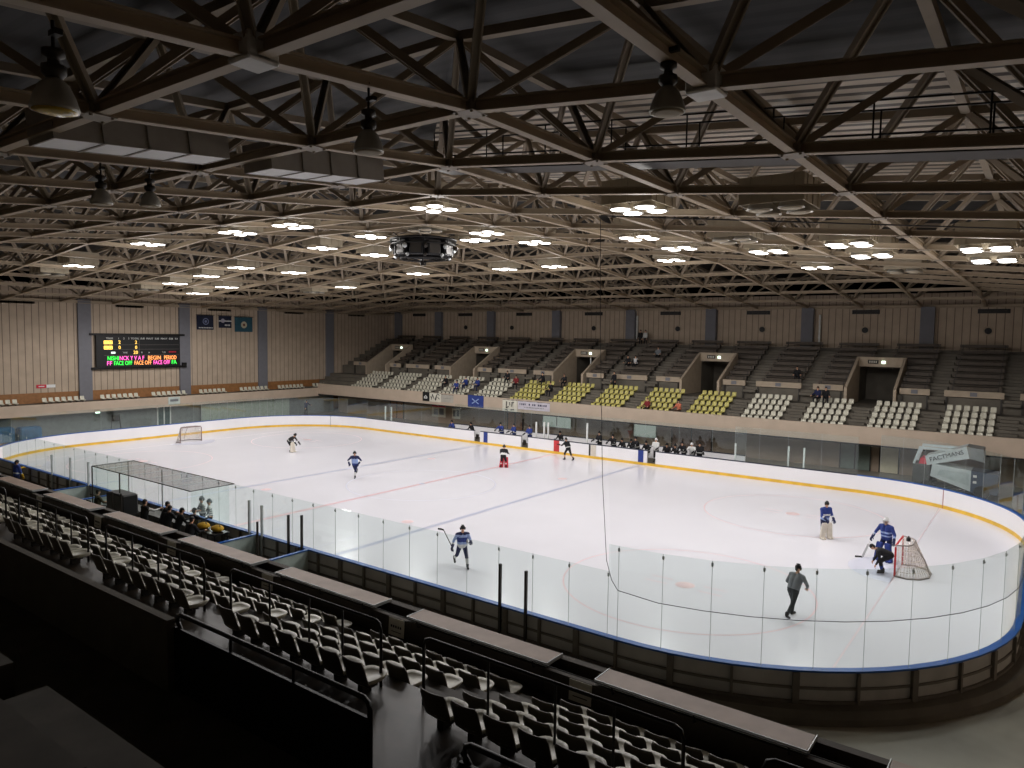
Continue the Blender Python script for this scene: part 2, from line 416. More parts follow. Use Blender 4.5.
def person(label, loc, rz, pose, outfit, key=None, pad='none', voxel=.024, head='hair', headm=None, gloves=None, skates=False, pads=None, height=1.75, group=None, cat='person'):
    """person > helmet or hair, gloves, skates, leg pads; the body is the top-level mesh"""
    if key is not None and key in CACHE:
        src, J = CACHE[key]; o = dup(src, loc, rz, label)
        if group: o['group'] = group
        return o, J
    me, J = figure(pose, outfit, pad, voxel, gloves is None, height)
    o = link('person', me, None, loc, rz); tag(o, label, cat, group)
    if head == 'hair': link('hair', hair_mesh(J, headm or hairm), o)
    elif head == 'helmet': link('helmet', helmet_mesh(J, headm or black), o)
    elif head == 'mask': link('goalie_mask', helmet_mesh(J, headm or white, goalgrey), o)
    if gloves is not None:
        for n in 'LR': link('glove', glove_mesh(J, n, gloves), o)
    if skates:
        for n in 'LR': link('skate', skate_mesh(J, n), o)
    if pads is not None:
        for n in 'LR': link('leg_pad', pad_mesh(J, n, pads), o)
    if key is not None: CACHE[key] = (o, J)
    return o, J
def stick(label, o, J, n, end, m=stickm, goalie=False, back=.25):
    """hockey stick from the wrist n of figure o towards the local point end (blade end)"""
    w = J['wrist'+n] + J['hand'+n]*.07; e = Vector(end); d = (e-w).normalized()
    M = Matrix.Translation(o.location) @ o.rotation_euler.to_matrix().to_4x4()
    g = lambda p: M @ Vector(p)
    root = thing('hockey_stick', label, 'hockey stick', g(e)); base = g(e)
    mb = MB(); mb.bar(g(w - d*back)-base, g(e)-base, .03, .022); mb.obj('shaft', m, root)
    if goalie: mb = MB(); mb.bar(g(e-d*.6)-base, g(e)-base, .03, .09); mb.obj('paddle', m, root)
    h = V(d.x, d.y, 0); h = h.normalized() if h.length > .05 else V(0,1,0)
    mb = MB(); q = M.to_3x3() @ h; mb.prof(Vector((0,0,0)), q*.16, [(-.008,-.035),(.008,-.035),(.008,.035),(-.008,.035)]); mb.prof(q*.16, q*.29 + Vector((-q.y,q.x,0))*.035, [(-.008,-.035),(.008,-.035),(.008,.032),(-.008,.032)])
    mb.obj('blade', mat('stick_blade', rgb(54,52,52), .6), root)
    return root

def hockey(main, stripe, pants, sock, sleeve=None):
    sl = sleeve or main
    return {'torso': [(.10, main), (.22, stripe), (2, main)], 'arm': sl, 'fore': [(.35, sl), (.62, stripe), (2, sl)], 'thigh': pants,
            'shin': [(.18, pants), (.42, sock), (.58, stripe), (.74, sock), (2, black)], 'foot': black, 'neck': skin, 'head': skin}
def street(top, bottom, shoe=black): return {'torso': [(.02, bottom), (2, top)], 'arm': top, 'fore': top, 'thigh': bottom, 'shin': bottom, 'foot': shoe, 'neck': skin, 'head': skin}
SIT = dict(lean=6, thL=84, thR=84, knL=84, knR=84, shL=30, shR=30, elL=45, elR=45, outL=6, outR=6)
STAND = dict()

# headings: local +Y is the way a figure faces; rz turns it
def face(dx, dy): return atan2(-dx, dy)

# -- on the ice
o, J = person('skater in pale blue and navy jersey holding stick behind him, near blue line', (12.32,-10.69,0), face(.9,-.75), dict(lean=9, thR=-20, knR=34, thL=12, knL=10, ft=(0,-28), outL=9, outR=10, shR=-22, soR=24, elR=10, shL=35, elL=60, inL=20, soL=18, hp=2),
    {**hockey(pale_bl, offwh, navy, offwh), 'torso': [(.16, offwh), (.34, pale_bl), (.72, royal), (.92, pale_bl), (2, navy)], 'arm': pale_bl}, pad='hockey', voxel=.02, head='helmet', headm=black, gloves=navy, skates=True)
stick('dark stick carried behind the skater in pale blue jersey', o, J, 'R', (.66,-.50,1.42), back=.10)
o, J = person('skater in dark blue jersey with white chest gliding on one leg, centre ice', (-4.43,-1.42,0), face(.75,-1), dict(lean=10, thL=18, knL=22, thR=-28, knR=45, outR=-8, outL=-6, ft=(0,-40), shL=10, shR=10, soL=44, soR=44, elL=40, elR=40, inL=55, inR=55),
    {**hockey(royal, offwh, navy, offwh, navy), 'torso': [(.10, royal), (.72, pale_bl), (2, navy)]}, pad='hockey', voxel=.024, head='helmet', headm=black, gloves=navy, skates=True)
o, J = person('player in black jersey with white pads bent forward, hands on knees, far left ice', (-15.85,2.07,0), face(.85,.35), dict(lean=54, thL=28, knL=30, thR=34, knR=34, shL=32, shR=36, elL=12, elR=12, hp=10, outL=8, outR=8),
    {**hockey(black, offwh, offwh, offwh), 'thigh': blackc, 'shin': offwh}, pad='hockey', voxel=.026, head='helmet', headm=black, gloves=black, skates=True, pads=padw)
o, J = person('goalkeeper with red leg pads and black top near the centre red line', (.54,7.49,0), face(-.5,1), dict(lean=30, thL=38, knL=56, thR=38, knR=56, shL=30, shR=30, elL=50, elR=50, outL=7, outR=7),
    {**hockey(blackc, offwh, blackc, redc), 'torso': [(.12, blackc), (.42, offwh), (2, blackc)]}, pad='hockey', voxel=.028, head='mask', headm=black, gloves=offwh, skates=True, pads=redc)
o, J = person('player in black jersey striding along far boards beside red stripe', (2.21,13.23,0), face(-.95,.25), dict(lean=26, thL=34, knL=36, thR=-22, knR=18, ft=(0,-30), shL=40, shR=-10, elL=60, elR=50, soL=20, soR=24),
    {**hockey(blackc, offwh, blackc, brownc), 'shin': [(.3, blackc), (.7, mat('tan_cloth', rgb(190,150,120), .8)), (2, black)]}, pad='hockey', voxel=.028, head='helmet', headm=black, gloves=black, skates=True)
o, J = person('goalkeeper in blue jersey and cream leg pads standing in right circle', (22.46,3.13,0), face(.8,-.7), dict(lean=8, thL=8, knL=10, thR=10, knR=14, shL=14, shR=20, elL=40, elR=40, outL=7, outR=7, inL=20, inR=20, hp=8),
    {**hockey(royal, offwh, navy, padw), 'torso': [(.14, pale_bl), (.34, royal), (.5, offwh), (2, royal)]}, pad='goalie', voxel=.022, head='helmet', headm=black, gloves=navy, skates=True, pads=padw)
o, J = person('tall goalkeeper in blue jersey and white mask standing at right goal mouth', (25.35,1.2,0), face(-.35,-1), dict(lean=10, thL=14, knL=16, thR=14, knR=16, shL=10, shR=10, soL=32, soR=32, elL=25, elR=25, outL=12, outR=12),
    {**hockey(royal, pale_bl, navy, navy), 'torso': [(.14, royal), (.26, pale_bl), (.42, royal), (.55, pale_bl), (2, royal)]}, pad='goalie', voxel=.02, head='mask', headm=white, gloves=navy, skates=True, pads=royal, height=1.85)
stick('white goalie stick held down by the tall goalkeeper at right goal', o, J, 'R', (.72,.50,.04), white, True)
o, J = person('person in black clothes bending over beside the post of right goal', (25.80,-.75,0), face(-1,-.25), dict(lean=72, thL=58, knL=70, thR=50, knR=64, shL=-5, shR=4, elL=30, elR=24, hp=20, outL=7, outR=7),
    {**street(blackc, blackc), 'shin': [(.45, blackc), (.75, royal), (2, black)]}, pad='hockey', voxel=.022, head='hair', skates=True)
o, J = person('referee in grey jersey and dark trousers skating away near the boards', (24.03,-7.69,0), face(.35,1), dict(lean=24, thL=26, knL=26, thR=-30, knR=20, outR=6, ft=(0,-35), shL=-8, shR=-20, soL=26, soR=46, elL=60, elR=70, inL=30, inR=75, hp=-8),
    {**street(greyc, mat('charcoal_cloth', rgb(52,56,60), .85))}, pad='hockey', voxel=.02, head='helmet', headm=black, skates=True, height=1.82)
STRIPES = {**street(greyc, blackc), 'torso': [(.1, blackc), (.2, greyc), (.3, offwh), (.4, greyc), (.5, offwh), (.6, greyc), (.7, offwh), (.8, greyc), (2, offwh)], 'arm': greyc, 'fore': [(.4, offwh), (2, greyc)]}
person('linesman in grey and white stripes beside the glass roofed booth, left of two', (.30,-14.45,0), face(-.3,-1), dict(shL=25, elL=70, inL=40, shR=25, elR=70, inR=40), STRIPES, pad='coat', voxel=.024, head='helmet', headm=greyc, skates=True, height=1.74)
person('linesman in grey and white stripes beside the glass roofed booth, right of two', (.86,-14.42,0), face(-.6,-1), dict(shL=15, elL=50, inL=30, shR=28, elR=80, inR=30), STRIPES, pad='coat', voxel=.024, head='helmet', headm=greyc, skates=True, height=1.7)
o, J = person('player in blue jersey standing on the floor outside near left boards corner', (-16.3,-15.95,-.08), face(-.2,1), dict(lean=5, shL=40, elL=60, thL=4, thR=6), {**hockey(royal, offwh, navy, offwh)}, pad='hockey', voxel=.028, head='helmet', headm=black, gloves=yellowc, skates=True)

# -- team benches behind the far boards
ZB = .18
blue_kit = hockey(royal, offwh, navy, royal); dark_kit = hockey(blackc, offwh, blackc, blackc)
LEAN = dict(lean=24, thL=6, thR=6, knL=8, knR=8, shL=50, shR=50, elL=30, elR=30, inL=25, inR=25, soL=18, soR=18, hp=-6)
BSIT = dict(SIT, lean=22)
benchpl = [('blue', -11.4, 16.0, 'sit', 'leftmost player in blue seated on the team bench behind far boards'),
 ('dark', -9.2, 16.0, 'sit', 'dark clothed person seated left of the first open bench gate'),
 ('blue', -6.0, 15.9, 'lean', 'player in blue leaning by blue stripe at left bench'),
 ('blue', -4.6, 15.75, 'stand', 'player in blue standing tall behind the boards left of second gate'),
 ('blue', -3.0, 15.7, 'stand', 'player in blue standing in the second open bench gate'),
 ('dark', -.4, 16.4, 'sit', 'grey clothed official seated behind the red stripe at far boards'),
 ('dark', 3.15, 16.2, 'stand', 'dark clothed person with white cap standing between white posts at far bench'),
 ('dark', 4.6, 15.8, 'lean', 'player in black leaning over boards at left end of right bench'),
 ('dark', 5.3, 16.1, 'sit', 'player in black seated second from left on right bench'),
 ('dark', 6.0, 16.1, 'sit', 'player in black seated third from left on right bench'),
 ('dark', 6.55, 15.8, 'lean', 'player in black leaning just left of right blue stripe'),
 ('dark', 7.25, 16.1, 'sit', 'player in black seated directly behind right blue stripe'),
 ('white', 8.05, 15.75, 'stand', 'player in white jersey standing in the open gate of right bench'),
 ('dark', 8.75, 16.1, 'sit', 'player in black seated first right of the right bench gate'),
 ('dark', 9.5, 16.1, 'sit', 'player in black seated second right of the right bench gate'),
 ('dark', 10.1, 15.9, 'lean', 'player in black leaning third right of the right bench gate'),
 ('white', 10.75, 15.85, 'lean', 'player in white and black at right end of right bench'),
 ('dark', 11.2, 16.0, 'stand', 'tallest dark figure standing at right end of right bench')]
KIT = {'blue': blue_kit, 'dark': dark_kit, 'white': {**dark_kit, 'torso': offwh, 'arm': offwh}}
for kit, x, y, ps, lab in benchpl:
    pose = {'sit': BSIT, 'lean': LEAN, 'stand': dict(shL=25, shR=25, elL=50, elR=50)}[ps]
    zz = ZB + (.12 if ps == 'sit' else 0)
    person(lab, (x,y,zz), face(random.uniform(-.4,.4),-1), pose, KIT[kit], key=(kit,ps), pad='hockey', voxel=.03, head='helmet', headm=white if kit == 'white' else black, gloves=black, skates=True, group='players on the team benches')

# -- near side booth
near_people = [(-5.0,-16.6,'sitO','person in olive jacket seated at left end of the glass roofed booth'),
 (.2,-17.0,'standW','person in white shirt and black vest beside the black case in the booth'),
 (1.1,-16.7,'sit1','person in black coat seated in the booth, first right of white shirt'),
 (1.95,-17.0,'sit2','person in black coat seated in the booth, second right of white shirt'),
 (2.6,-16.9,'sit1','person in black coat seated in the booth, third right of white shirt'),
 (3.15,-16.5,'standP','person in black cap standing in the booth raising one arm'),
 (4.3,-17.4,'sit2','person in black coat behind the yellow bags at right end of booth')]
for x, y, kd, lab in near_people:
    p = SIT if kd in ('sitO','sitX') else dict(lean=20, thL=10, thR=6, knL=12, knR=8, shL=40, elL=50, shR=30, elR=60) if kd.startswith('sit') else dict(shL=30, elL=70, shR=60, elR=40)
    of = {'sitO': street(olive, blackc), 'standW': {**street(blackc, blackc), 'arm': offwh, 'fore': offwh}, 'standP': street(blackc, blackc)}.get(kd, street(blackc, blackc))
    person(lab, (x,y,.30), face(random.uniform(-.3,.3), 1), p, of, key=('booth',kd), pad='coat', voxel=.026)

# -- spectators in the far stand
sp = [((-2.05,34.2,8.13),'stand',street(offwh, blackc),'standing spectator in white top near the top of far stand by white pipe'),
 ((-2.6,34.2,8.13),'stand2',street(blackc, blackc),'standing spectator in black beside the one in white top'),
 ((.9,30.9,6.93),'sitW',street(greyc, blackc),'spectator in grey top seated alone high in the far stand benches'),
 ((-1.3,29.2,6.09),'sitD',street(blackc, blackc),'spectator in black seated on lower benches, left of two, right of an exit'),
 ((-.5,29.2,6.09),'sitD2',{**street(blackc, blackc),'torso':offwh},'spectator in white shirt seated on benches beside one in black'),
 ((-1.1,26.2,4.29),'stand2',None,'spectator in black standing on the cross aisle above yellow seats'),
 ((-8.35,25.49,4.29),'sitD',None,'spectator in black in top row of leftmost yellow block, left of two'),
 ((-5.95,25.49,4.29),'sitD',None,'spectator in black in top row of leftmost yellow block, right of two'),
 ((-6.4,23.89,3.57),'sitD',None,'spectator in black in middle row of the leftmost yellow block'),
 ((-15.1,23.89,3.57),'sitB',street(royal, navy),'spectator in blue in pale seats above the blue banner'),
 ((-17.2,23.09,3.21),'sitB',None,'spectator in blue in pale seats left of the blue banner'),
 ((-16.6,23.89,3.57),'sitB',None,'spectator in blue in third row just left of the blue banner'),
 ((-19.3,23.89,3.57),'sitD',None,'spectator in black in pale seats above the black and white banner'),
 ((-12.6,25.49,4.29),'sitD',None,'spectator in black in the top row left of the yellow blocks'),
 ((-11.0,24.69,3.93),'sitR',street(redd, blackc),'spectator in dark red left of the yellow blocks'),
 ((4.15,22.25,2.85),'sitR',None,'spectator in red low in gap between third and fourth yellow blocks'),
 ((6.9,22.25,2.85),'sitP',street(mat('orange_cloth', rgb(196,110,84), .8), brownc),'spectator in orange low beside the rightmost yellow block'),
 ((16.6,25.49,4.29),'sitN',street(navy, blackc),'spectator in navy in the top row left of rightmost exit'),
 ((17.1,25.49,4.29),'sitD',None,'spectator in black beside the one in navy left of rightmost exit'),
 ((14.2,28.3,5.67),'sitD',None,'spectator in black on lower bench above the grey seats')]
for loc, kd, of, lab in sp:
    zo = loc[2] - (0 if kd.startswith('stand') else .0)
    person(lab, (loc[0],loc[1],zo), face(random.uniform(-.4,.4),-1), STAND if kd.startswith('stand') else dict(SIT, lean=random.uniform(4,18)), of or street(blackc, blackc), key=('spec',kd), pad='coat', voxel=.032)

# ================================================================== ice and rink
RX, RY, RR = 30.0, 15.0, 8.5
def rink_path(off=0.0, step=1.0, n=14):
    """closed outline (x, y, nx, ny) of the rink at distance off outside the boards' inner face, going counter-clockwise from (21.5, -15)"""
    r = RR + off; pts = []
    def arc(cx, cy, a0):
        for i in range(n+1):
            a = a0 + (pi/2)*i/n; pts.append((cx+r*cos(a), cy+r*sin(a), cos(a), sin(a)))
    def line(x0, y0, x1, y1, nx, ny):
        L = sqrt((x1-x0)**2+(y1-y0)**2); m = max(1, int(round(L/step)))
        for i in range(1, m): pts.append((x0+(x1-x0)*i/m, y0+(y1-y0)*i/m, nx, ny))
    cx, cy = RX-RR, RY-RR
    arc(cx,-cy,-pi/2); line(RX+off,-cy,RX+off,cy,1,0); arc(cx,cy,0); line(cx,RY+off,-cx,RY+off,0,1)
    arc(-cx,cy,pi/2); line(-RX-off,cy,-RX-off,-cy,-1,0); arc(-cx,-cy,pi); line(-cx,-RY-off,cx,-RY-off,0,-1)
    return pts
icem = mat('ice_surface', rgb(236,235,242), .22, var=.018, scale=.35, spec=.35)
ip = rink_path(0.02)
mb = MB(); mb.add([(x,y,0) for x,y,_,_ in ip] + [(x,y,-.06) for x,y,_,_ in ip], [tuple(range(len(ip)))])
ice = struct(mb.obj('floor_ice', icem), 'white ice sheet of the rink')
def decal(name, mbx, m): o = mbx.obj(name, m, ice); return o
lr = mat('line_red', rgb(230,200,206), .3, var=.06, scale=.8); lb = mat('line_blue', rgb(196,199,218), .3, var=.06, scale=.8)
lp = mat('line_pale_red', rgb(232,201,206), .3, var=.05, scale=.8); crs = mat('crease_blue', rgb(220,222,236), .3, var=.03)
lpb = mat('line_pale_blue', rgb(208,210,226), .3, var=.04); dotm = mat('dot_red', rgb(236,212,214), .3, var=.12, scale=2)
Z = .003
mb = MB(); mb.add([(-.15,-15,Z),(.15,-15,Z),(.15,15,Z),(-.15,15,Z)], [(0,1,2,3)]); decal('centre_line', mb, lr)
for sx in (-1,1):
    x = 7.2*sx; mb = MB(); mb.add([(x-.15,-15,Z),(x+.15,-15,Z),(x+.15,15,Z),(x-.15,15,Z)], [(0,1,2,3)]); decal('blue_line', mb, lb)
    yl = 6.5 + sqrt(8.5**2-(26-21.5)**2); x = 26*sx
    mb = MB(); mb.add([(x-.03,-yl,Z),(x+.03,-yl,Z),(x+.03,yl,Z),(x-.03,yl,Z)], [(0,1,2,3)]); decal('goal_line', mb, mat('goal_line_pale', rgb(236,220,226), .3, var=.04))
    mb = MB(); a = [(-1.83*sin(t), 1.83*cos(t)) for t in [pi*i/20 for i in range(21)]]
    mb.add([(x + sx*(px), py, Z) for px, py in a], [tuple(range(21))]); decal('goal_crease', mb, crs)
def ring(cx, cy, r, w, m, name):
    mb = MB(); n = 64; vs = [(cx+(r-w/2)*cos(2*pi*i/n), cy+(r-w/2)*sin(2*pi*i/n), Z) for i in range(n)] + [(cx+(r+w/2)*cos(2*pi*i/n), cy+(r+w/2)*sin(2*pi*i/n), Z) for i in range(n)]
    mb.add(vs, [(i,(i+1)%n,n+(i+1)%n,n+i) for i in range(n)]); decal(name, mb, m)
def disc(cx, cy, r, m, name):
    mb = MB(); mb.add([(cx+r*cos(2*pi*i/24), cy+r*sin(2*pi*i/24), Z+.002) for i in range(24)], [tuple(range(24))]); decal(name, mb, m)
ring(0,0,4.5,.07,lpb,'centre_circle'); disc(0,0,.2,lb,'faceoff_dot')
for sx in (-1,1):
    for sy in (-1,1):
        ring(20*sx,7*sy,4.5,.06,lp,'faceoff_circle'); disc(20*sx,7*sy,.36,dotm,'faceoff_dot'); disc(5.7*sx,7*sy,.3,dotm,'faceoff_dot')
        mb = MB()
        for ax in (-1,1):
            for ay in (-1,1):
                x0 = 20*sx + .6*ax; y0 = 7*sy + .25*ay
                mb.add([(x0,y0,Z),(x0+.9*ax,y0,Z),(x0+.9*ax,y0+.06*ay,Z),(x0,y0+.06*ay,Z)], [(0,1,2,3)])
        decal('hash_mark', mb, lp)
mb = MB(); mb.add([(2.0*cos(pi+pi*i/20), -15+2.0*-sin(pi+pi*i/20), Z) for i in range(21)] + [(1.94*cos(pi+pi*i/20), -15+1.94*-sin(pi+pi*i/20), Z) for i in range(21)], [(i,i+1,22+i,21+i) for i in range(20)]); decal('referee_crease', mb, lp)

# boards
boards = thing('dasher_boards', 'white rink boards with yellow kick strip and blue cap around the ice', 'rink boards')
GATES = [(-8.24,-7.6), (-3.36,-2.68), (7.72,8.36)]      # open bench gates in the far boards
def ring_strip(poly, m, name, step=.61, skip=None, mats2=None):
    """sweep a closed (offset, z) section around the rink; quads inside a gate of the far side are left open"""
    base = rink_path(0, step, 18); n = len(base); k = len(poly); mb = MB()
    xs = [b for b in base]
    extra = []
    vs = []
    for (x,y,nx,ny) in xs:
        for o, z in poly: vs.append((x+nx*o, y+ny*o, z))
    fs = []
    for i in range(n):
        j = (i+1) % n
        if skip:
            xm = (xs[i][0]+xs[j][0])/2
            if xs[i][1] > 14.9 and xs[j][1] > 14.9 and any(a < xm < b for a, b in GATES): continue
        for q in range(k): fs.append((i*k+q, j*k+q, j*k+(q+1)%k, i*k+(q+1)%k))
    mb.add(vs, fs); return mb.obj(name, m, boards)
H = 1.07
def sect(o0, o1, z0, z1): return [(o0,z0),(o1,z0),(o1,z1),(o0,z1)]
# facing is split at the gates so that the ends are exact
def far_runs():
    e = [-21.5] + [v for g in sorted(GATES) for v in g] + [21.5]
    return [(e[i], e[i+1]) for i in range(0, len(e), 2)]
def horseshoe(poly, m, name, step=.61):
    """the boards without their straight far side"""
    base = rink_path(0, step, 18); i0 = next(i for i,p in enumerate(base) if p[1] > 14.999 and p[0] < -21.4); i1 = next(i for i,p in enumerate(base) if p[1] > 14.999)
    run = base[i0:] + base[:i1+1]; k = len(poly); mb = MB(); vs = []
    for (x,y,nx,ny) in run:
        for o, z in poly: vs.append((x+nx*o, y+ny*o, z))
    fs = [(i*k+q, (i+1)*k+q, (i+1)*k+(q+1)%k, i*k+(q+1)%k) for i in range(len(run)-1) for q in range(k)]
    fs += [tuple(range(k)), tuple(range(len(vs)-1, len(vs)-k-1, -1))]
    mb.add(vs, fs); return mb.obj(name, m, boards)
horseshoe(sect(0,.035,.0,H-.03), boardw, 'board_panel')
for a, b in far_runs(): mb = MB(); mb.box(a,15,0,b,15.035,H-.03); mb.obj('board_panel', boardw, boards)
ring_strip(sect(-.015,0,.0,.19), kickm, 'kick_strip')
horseshoe(sect(-.01,.19,H-.03,H+.02), capblue, 'cap_rail')
for a, b in far_runs(): mb = MB(); mb.box(a,14.99,H-.03,b,15.16,H+.02); mb.obj('cap_rail', capnavy, boards)
horseshoe(sect(.10,.13,.26,H-.03), boardbk, 'back_panel')
for a, b in far_runs(): mb = MB(); mb.box(a,15.10,.05,b,15.13,H-.03); mb.obj('back_panel', boardbk, boards)
horseshoe(sect(.12,.17,.60,.66), framem, 'frame_rail'); horseshoe(sect(.11,.20,.24,.32), framem, 'frame_rail'); 
pp = rink_path(0, 1.24, 9)
npst = 0
for i, (x,y,nx,ny) in enumerate(pp):
    if y > 9 or x < -20: continue
    wide = .16 if i % 2 else .07
    mb = MB(); a = atan2(ny, nx); mb.cbox((x+nx*.16, y+ny*.16, .64), (.12, wide, .78), a); mb.obj('frame_post', framem, boards); npst += 1
# coloured stripes on the far boards where the lines meet them, and a closed gate
for x, w, m in ((-7.0,.42,royal), (0.03,.50,mat('stripe_red', rgb(196,58,62), .4)), (7.22,.42,royal)):
    mb = MB(); mb.box(x-w/2,14.985,.19,x+w/2,14.999,H-.03); mb.obj('line_stripe', m, boards)
for x in (3.0,): mb = MB(); mb.box(x-.07,14.985,.2,x+.07,15.0,H-.03); mb.obj('gate_edge', steel_d, boards)
mb = MB(); mb.box(3.1,14.985,.2,3.55,14.998,H-.05); mb.obj('gate_panel', mat('gate_beige', rgb(206,198,186), .5), boards)
for a in (-.9, .35):   # thin red seams of the corner panels
    x, y = 21.5+8.49*cos(a), 6.5+8.49*sin(a)
mb = MB(); a = radians(57); mb.bar((21.5+8.48*cos(a),6.5+8.48*sin(a),.02), (21.5+8.48*cos(a),6.5+8.48*sin(a),H-.03), .03, .02, 0); mb.obj('panel_seam', mat('seam_red', rgb(170,96,96), .5), boards)
mb = MB(); a = radians(118); mb.bar((-21.5+8.48*cos(a),6.5+8.48*sin(a),.02), (-21.5+8.48*cos(a),6.5+8.48*sin(a),H-.03), .03, .02, 0); mb.obj('panel_seam', greyc, boards)
# concrete plinth under the boards
pl = rink_path(0, 1.2, 16); mb = MB(); vs = []
pol = [(.02,-.08),(.62,-.08),(.62,.10),(.50,.25),(.02,.25)]
run = [p for p in pl]
for (x,y,nx,ny) in run:
    for o, z in pol: vs.append((x+nx*o, y+ny*o, z))
n = len(run); fs = []
for i in range(n):
    j = (i+1) % n
    if run[i][1] > 14.9 and run[j][1] > 14.9 and -21 < run[i][0] < 21: continue
    for q in range(5): fs.append((i*5+q, j*5+q, j*5+(q+1)%5, i*5+(q+1)%5))
mb.add(vs, fs); struct(mb.obj('kerb_plinth', concdark), 'concrete plinth under the boards')

# glass shields: one pane per panel, with a clip at the top corner
gl = glass('shield_glass', (.925,.962,.952,1), .10); gl_far = glass('shield_glass_far', (.92,.95,.945,1), .2)
shield = thing('glass_shield', 'clear glass shield panels standing on the rink boards', 'glass shield')
def pane(p0, p1, z0, z1, m, clip=True, seam=True):
    mb = MB(); d = Vector((p1[0]-p0[0], p1[1]-p0[1], 0)); L = d.length; d.normalize(); n = Vector((d.y,-d.x,0))
    a = Vector((p0[0],p0[1],0)) + d*.006; b = Vector((p1[0],p1[1],0)) - d*.006
    vs = [a, b, b+n*.012, a+n*.012]
    mb.add([(v.x,v.y,z) for z in (z0,z1) for v in vs], [(0,3,2,1),(4,5,6,7),(0,1,5,4),(1,2,6,5),(2,3,7,6),(3,0,4,7)])
    o = mb.obj('glass_pane', m, shield)
    if seam:
        mb = MB(); mb.bar((p1[0],p1[1],z0), (p1[0],p1[1],z1), .009, .009); mb.obj('pane_joint', mat('joint_pale', rgb(176,184,184), .4), o)
    if clip:
        mb = MB(); q = Vector((p1[0],p1[1],z1-.1)); mb.cbox(q, (.055,.03,.10), atan2(d.y,d.x), bev=.008); mb.cbox(q + n*.025, (.03,.02,.03), atan2(d.y,d.x)); mb.obj('pane_clip', alu, o)
    return o
GZ = 1.09
g = .10
# near side, straight run: skip the booth opening handled by its own fronts
xs = [21.2 - 1.235*i for i in range(0, 36)]
for i in range(len(xs)-1):
    x1, x0 = xs[i], xs[i+1]
    if x0 < -21.6: break
    pane((x0,-15-g), (x1,-15-g), GZ, 2.86, gl)
# right end and corners: taller panes
rp = [p for p in rink_path(g, 1.24, 11)]
i1 = next(i for i,p in enumerate(rp) if p[1] > 14.9)
cn = [(21.2,-15-g,0,-1)] + rp[:i1+1]
for i in range(len(cn)-1): pane((cn[i][0],cn[i][1]), (cn[i+1][0],cn[i+1][1]), GZ, 3.6, gl if cn[i][1] < 2 else gl_far, clip=cn[i][1] < 6)
# far side: large panes except in front of the team benches
fx = [21.5,19.4,17.4,15.6,13.99]
for i in range(len(fx)-1): pane((fx[i],15.1), (fx[i+1],15.1), GZ, 3.35, gl_far, False)
fx = [-12.4,-14.4,-16.4,-18.4,-20.0,-21.5]
for i in range(len(fx)-1): pane((fx[i],15.1), (fx[i+1],15.1), GZ, 2.7, gl_far, False)
# left end
j0 = next(i for i,p in enumerate(rp) if p[0] < -21.45 and p[1] > 14.9); j1 = next(i for i in range(j0, len(rp)) if rp[i][1] < -14.99)
lf = rp[j0:j1+1:2]
for i in range(len(lf)-1): pane((lf[i][0],lf[i][1]), (lf[i+1][0],lf[i+1][1]), GZ, 2.8, gl_far, False, seam=(i % 3 == 0))
# posts of the shield
for x, zt, m in ((17.63,2.36,steel_d),(18.57,2.34,steel_d),(8.3,2.32,steel_d),(7.5,2.2,steel_d),(5.82,2.32,alu),(4.98,2.40,alu),(-9.1,2.3,alu),(-11.2,2.3,alu),(-13.5,2.2,alu)):
    mb = MB(); mb.box(x-.035,-15.24,.25,x+.035,-15.16,zt); mb.obj('shield_post', m, shield)
for x, zt in ((-19.15,2.35),(-18.36,2.35),(-2.05,2.3),(-1.29,2.35),(-.91,2.35),(2.62,2.6),(13.99,2.2),(17.4,2.35),(18.35,2.35)):
    mb = MB(); mb.box(x-.05,15.18,.05,x+.05,15.28,zt); mb.obj('shield_post', whitepo, shield)
# back glass of the player benches
for i, (x0, x1) in enumerate(((-12.4,-9.6),(-9.6,-6.8),(-6.8,-4.0),(-4.0,-1.3),(-1.3,1.2),(1.2,3.7),(3.7,6.4),(6.4,9.1),(9.1,11.6),(11.6,13.99))):
    pane((x0,17.3),(x1,17.3), 1.15, 2.9, gl_far, False)
bw = thing('bench_back_wall', 'low white panel wall running behind the far team benches', 'low wall', (0,17.3,0))
for x0, x1 in ((-12.4,-6.8),(-6.8,-1.3),(-1.3,3.7),(3.7,9.1),(9.1,13.99)):
    mb = MB(); mb.box(x0+.02,-.04,0,x1-.02,.04,1.15); mb.obj('panel', boardw, bw); mb = MB(); mb.box(x0+.02,-.07,1.10,x1-.02,.07,1.15); mb.obj('cap_rail', capnavy, bw)
mb = MB(); mb.box(-12.6,15.14,-.06,14.1,17.2,.18); struct(mb.obj('floor_bench_platform', concdark), 'raised floor of the team benches')
for x0, x1, lab in ((-12.0,-8.6,'long white bench behind far boards left of the first gate'),(-7.3,-3.6,'long white bench between the two gates of the blue team'),(4.0,7.4,'long white bench left of the right gate for team in black'),(8.7,13.4,'long white bench right of the right gate for team in black')):
    t = thing('players_bench', lab, 'bench', ((x0+x1)/2,16.25,.18), 0, 'player benches behind far boards'); L = (x1-x0)/2
    mb = MB(); mb.box(-L,-.2,.43,L,.2,.48); mb.obj('seat', white, t)
    for q in (-L+.3,0,L-.3): mb = MB(); mb.box(q-.04,-.16,0,q+.04,.16,.43); mb.obj('leg', steel_d, t)

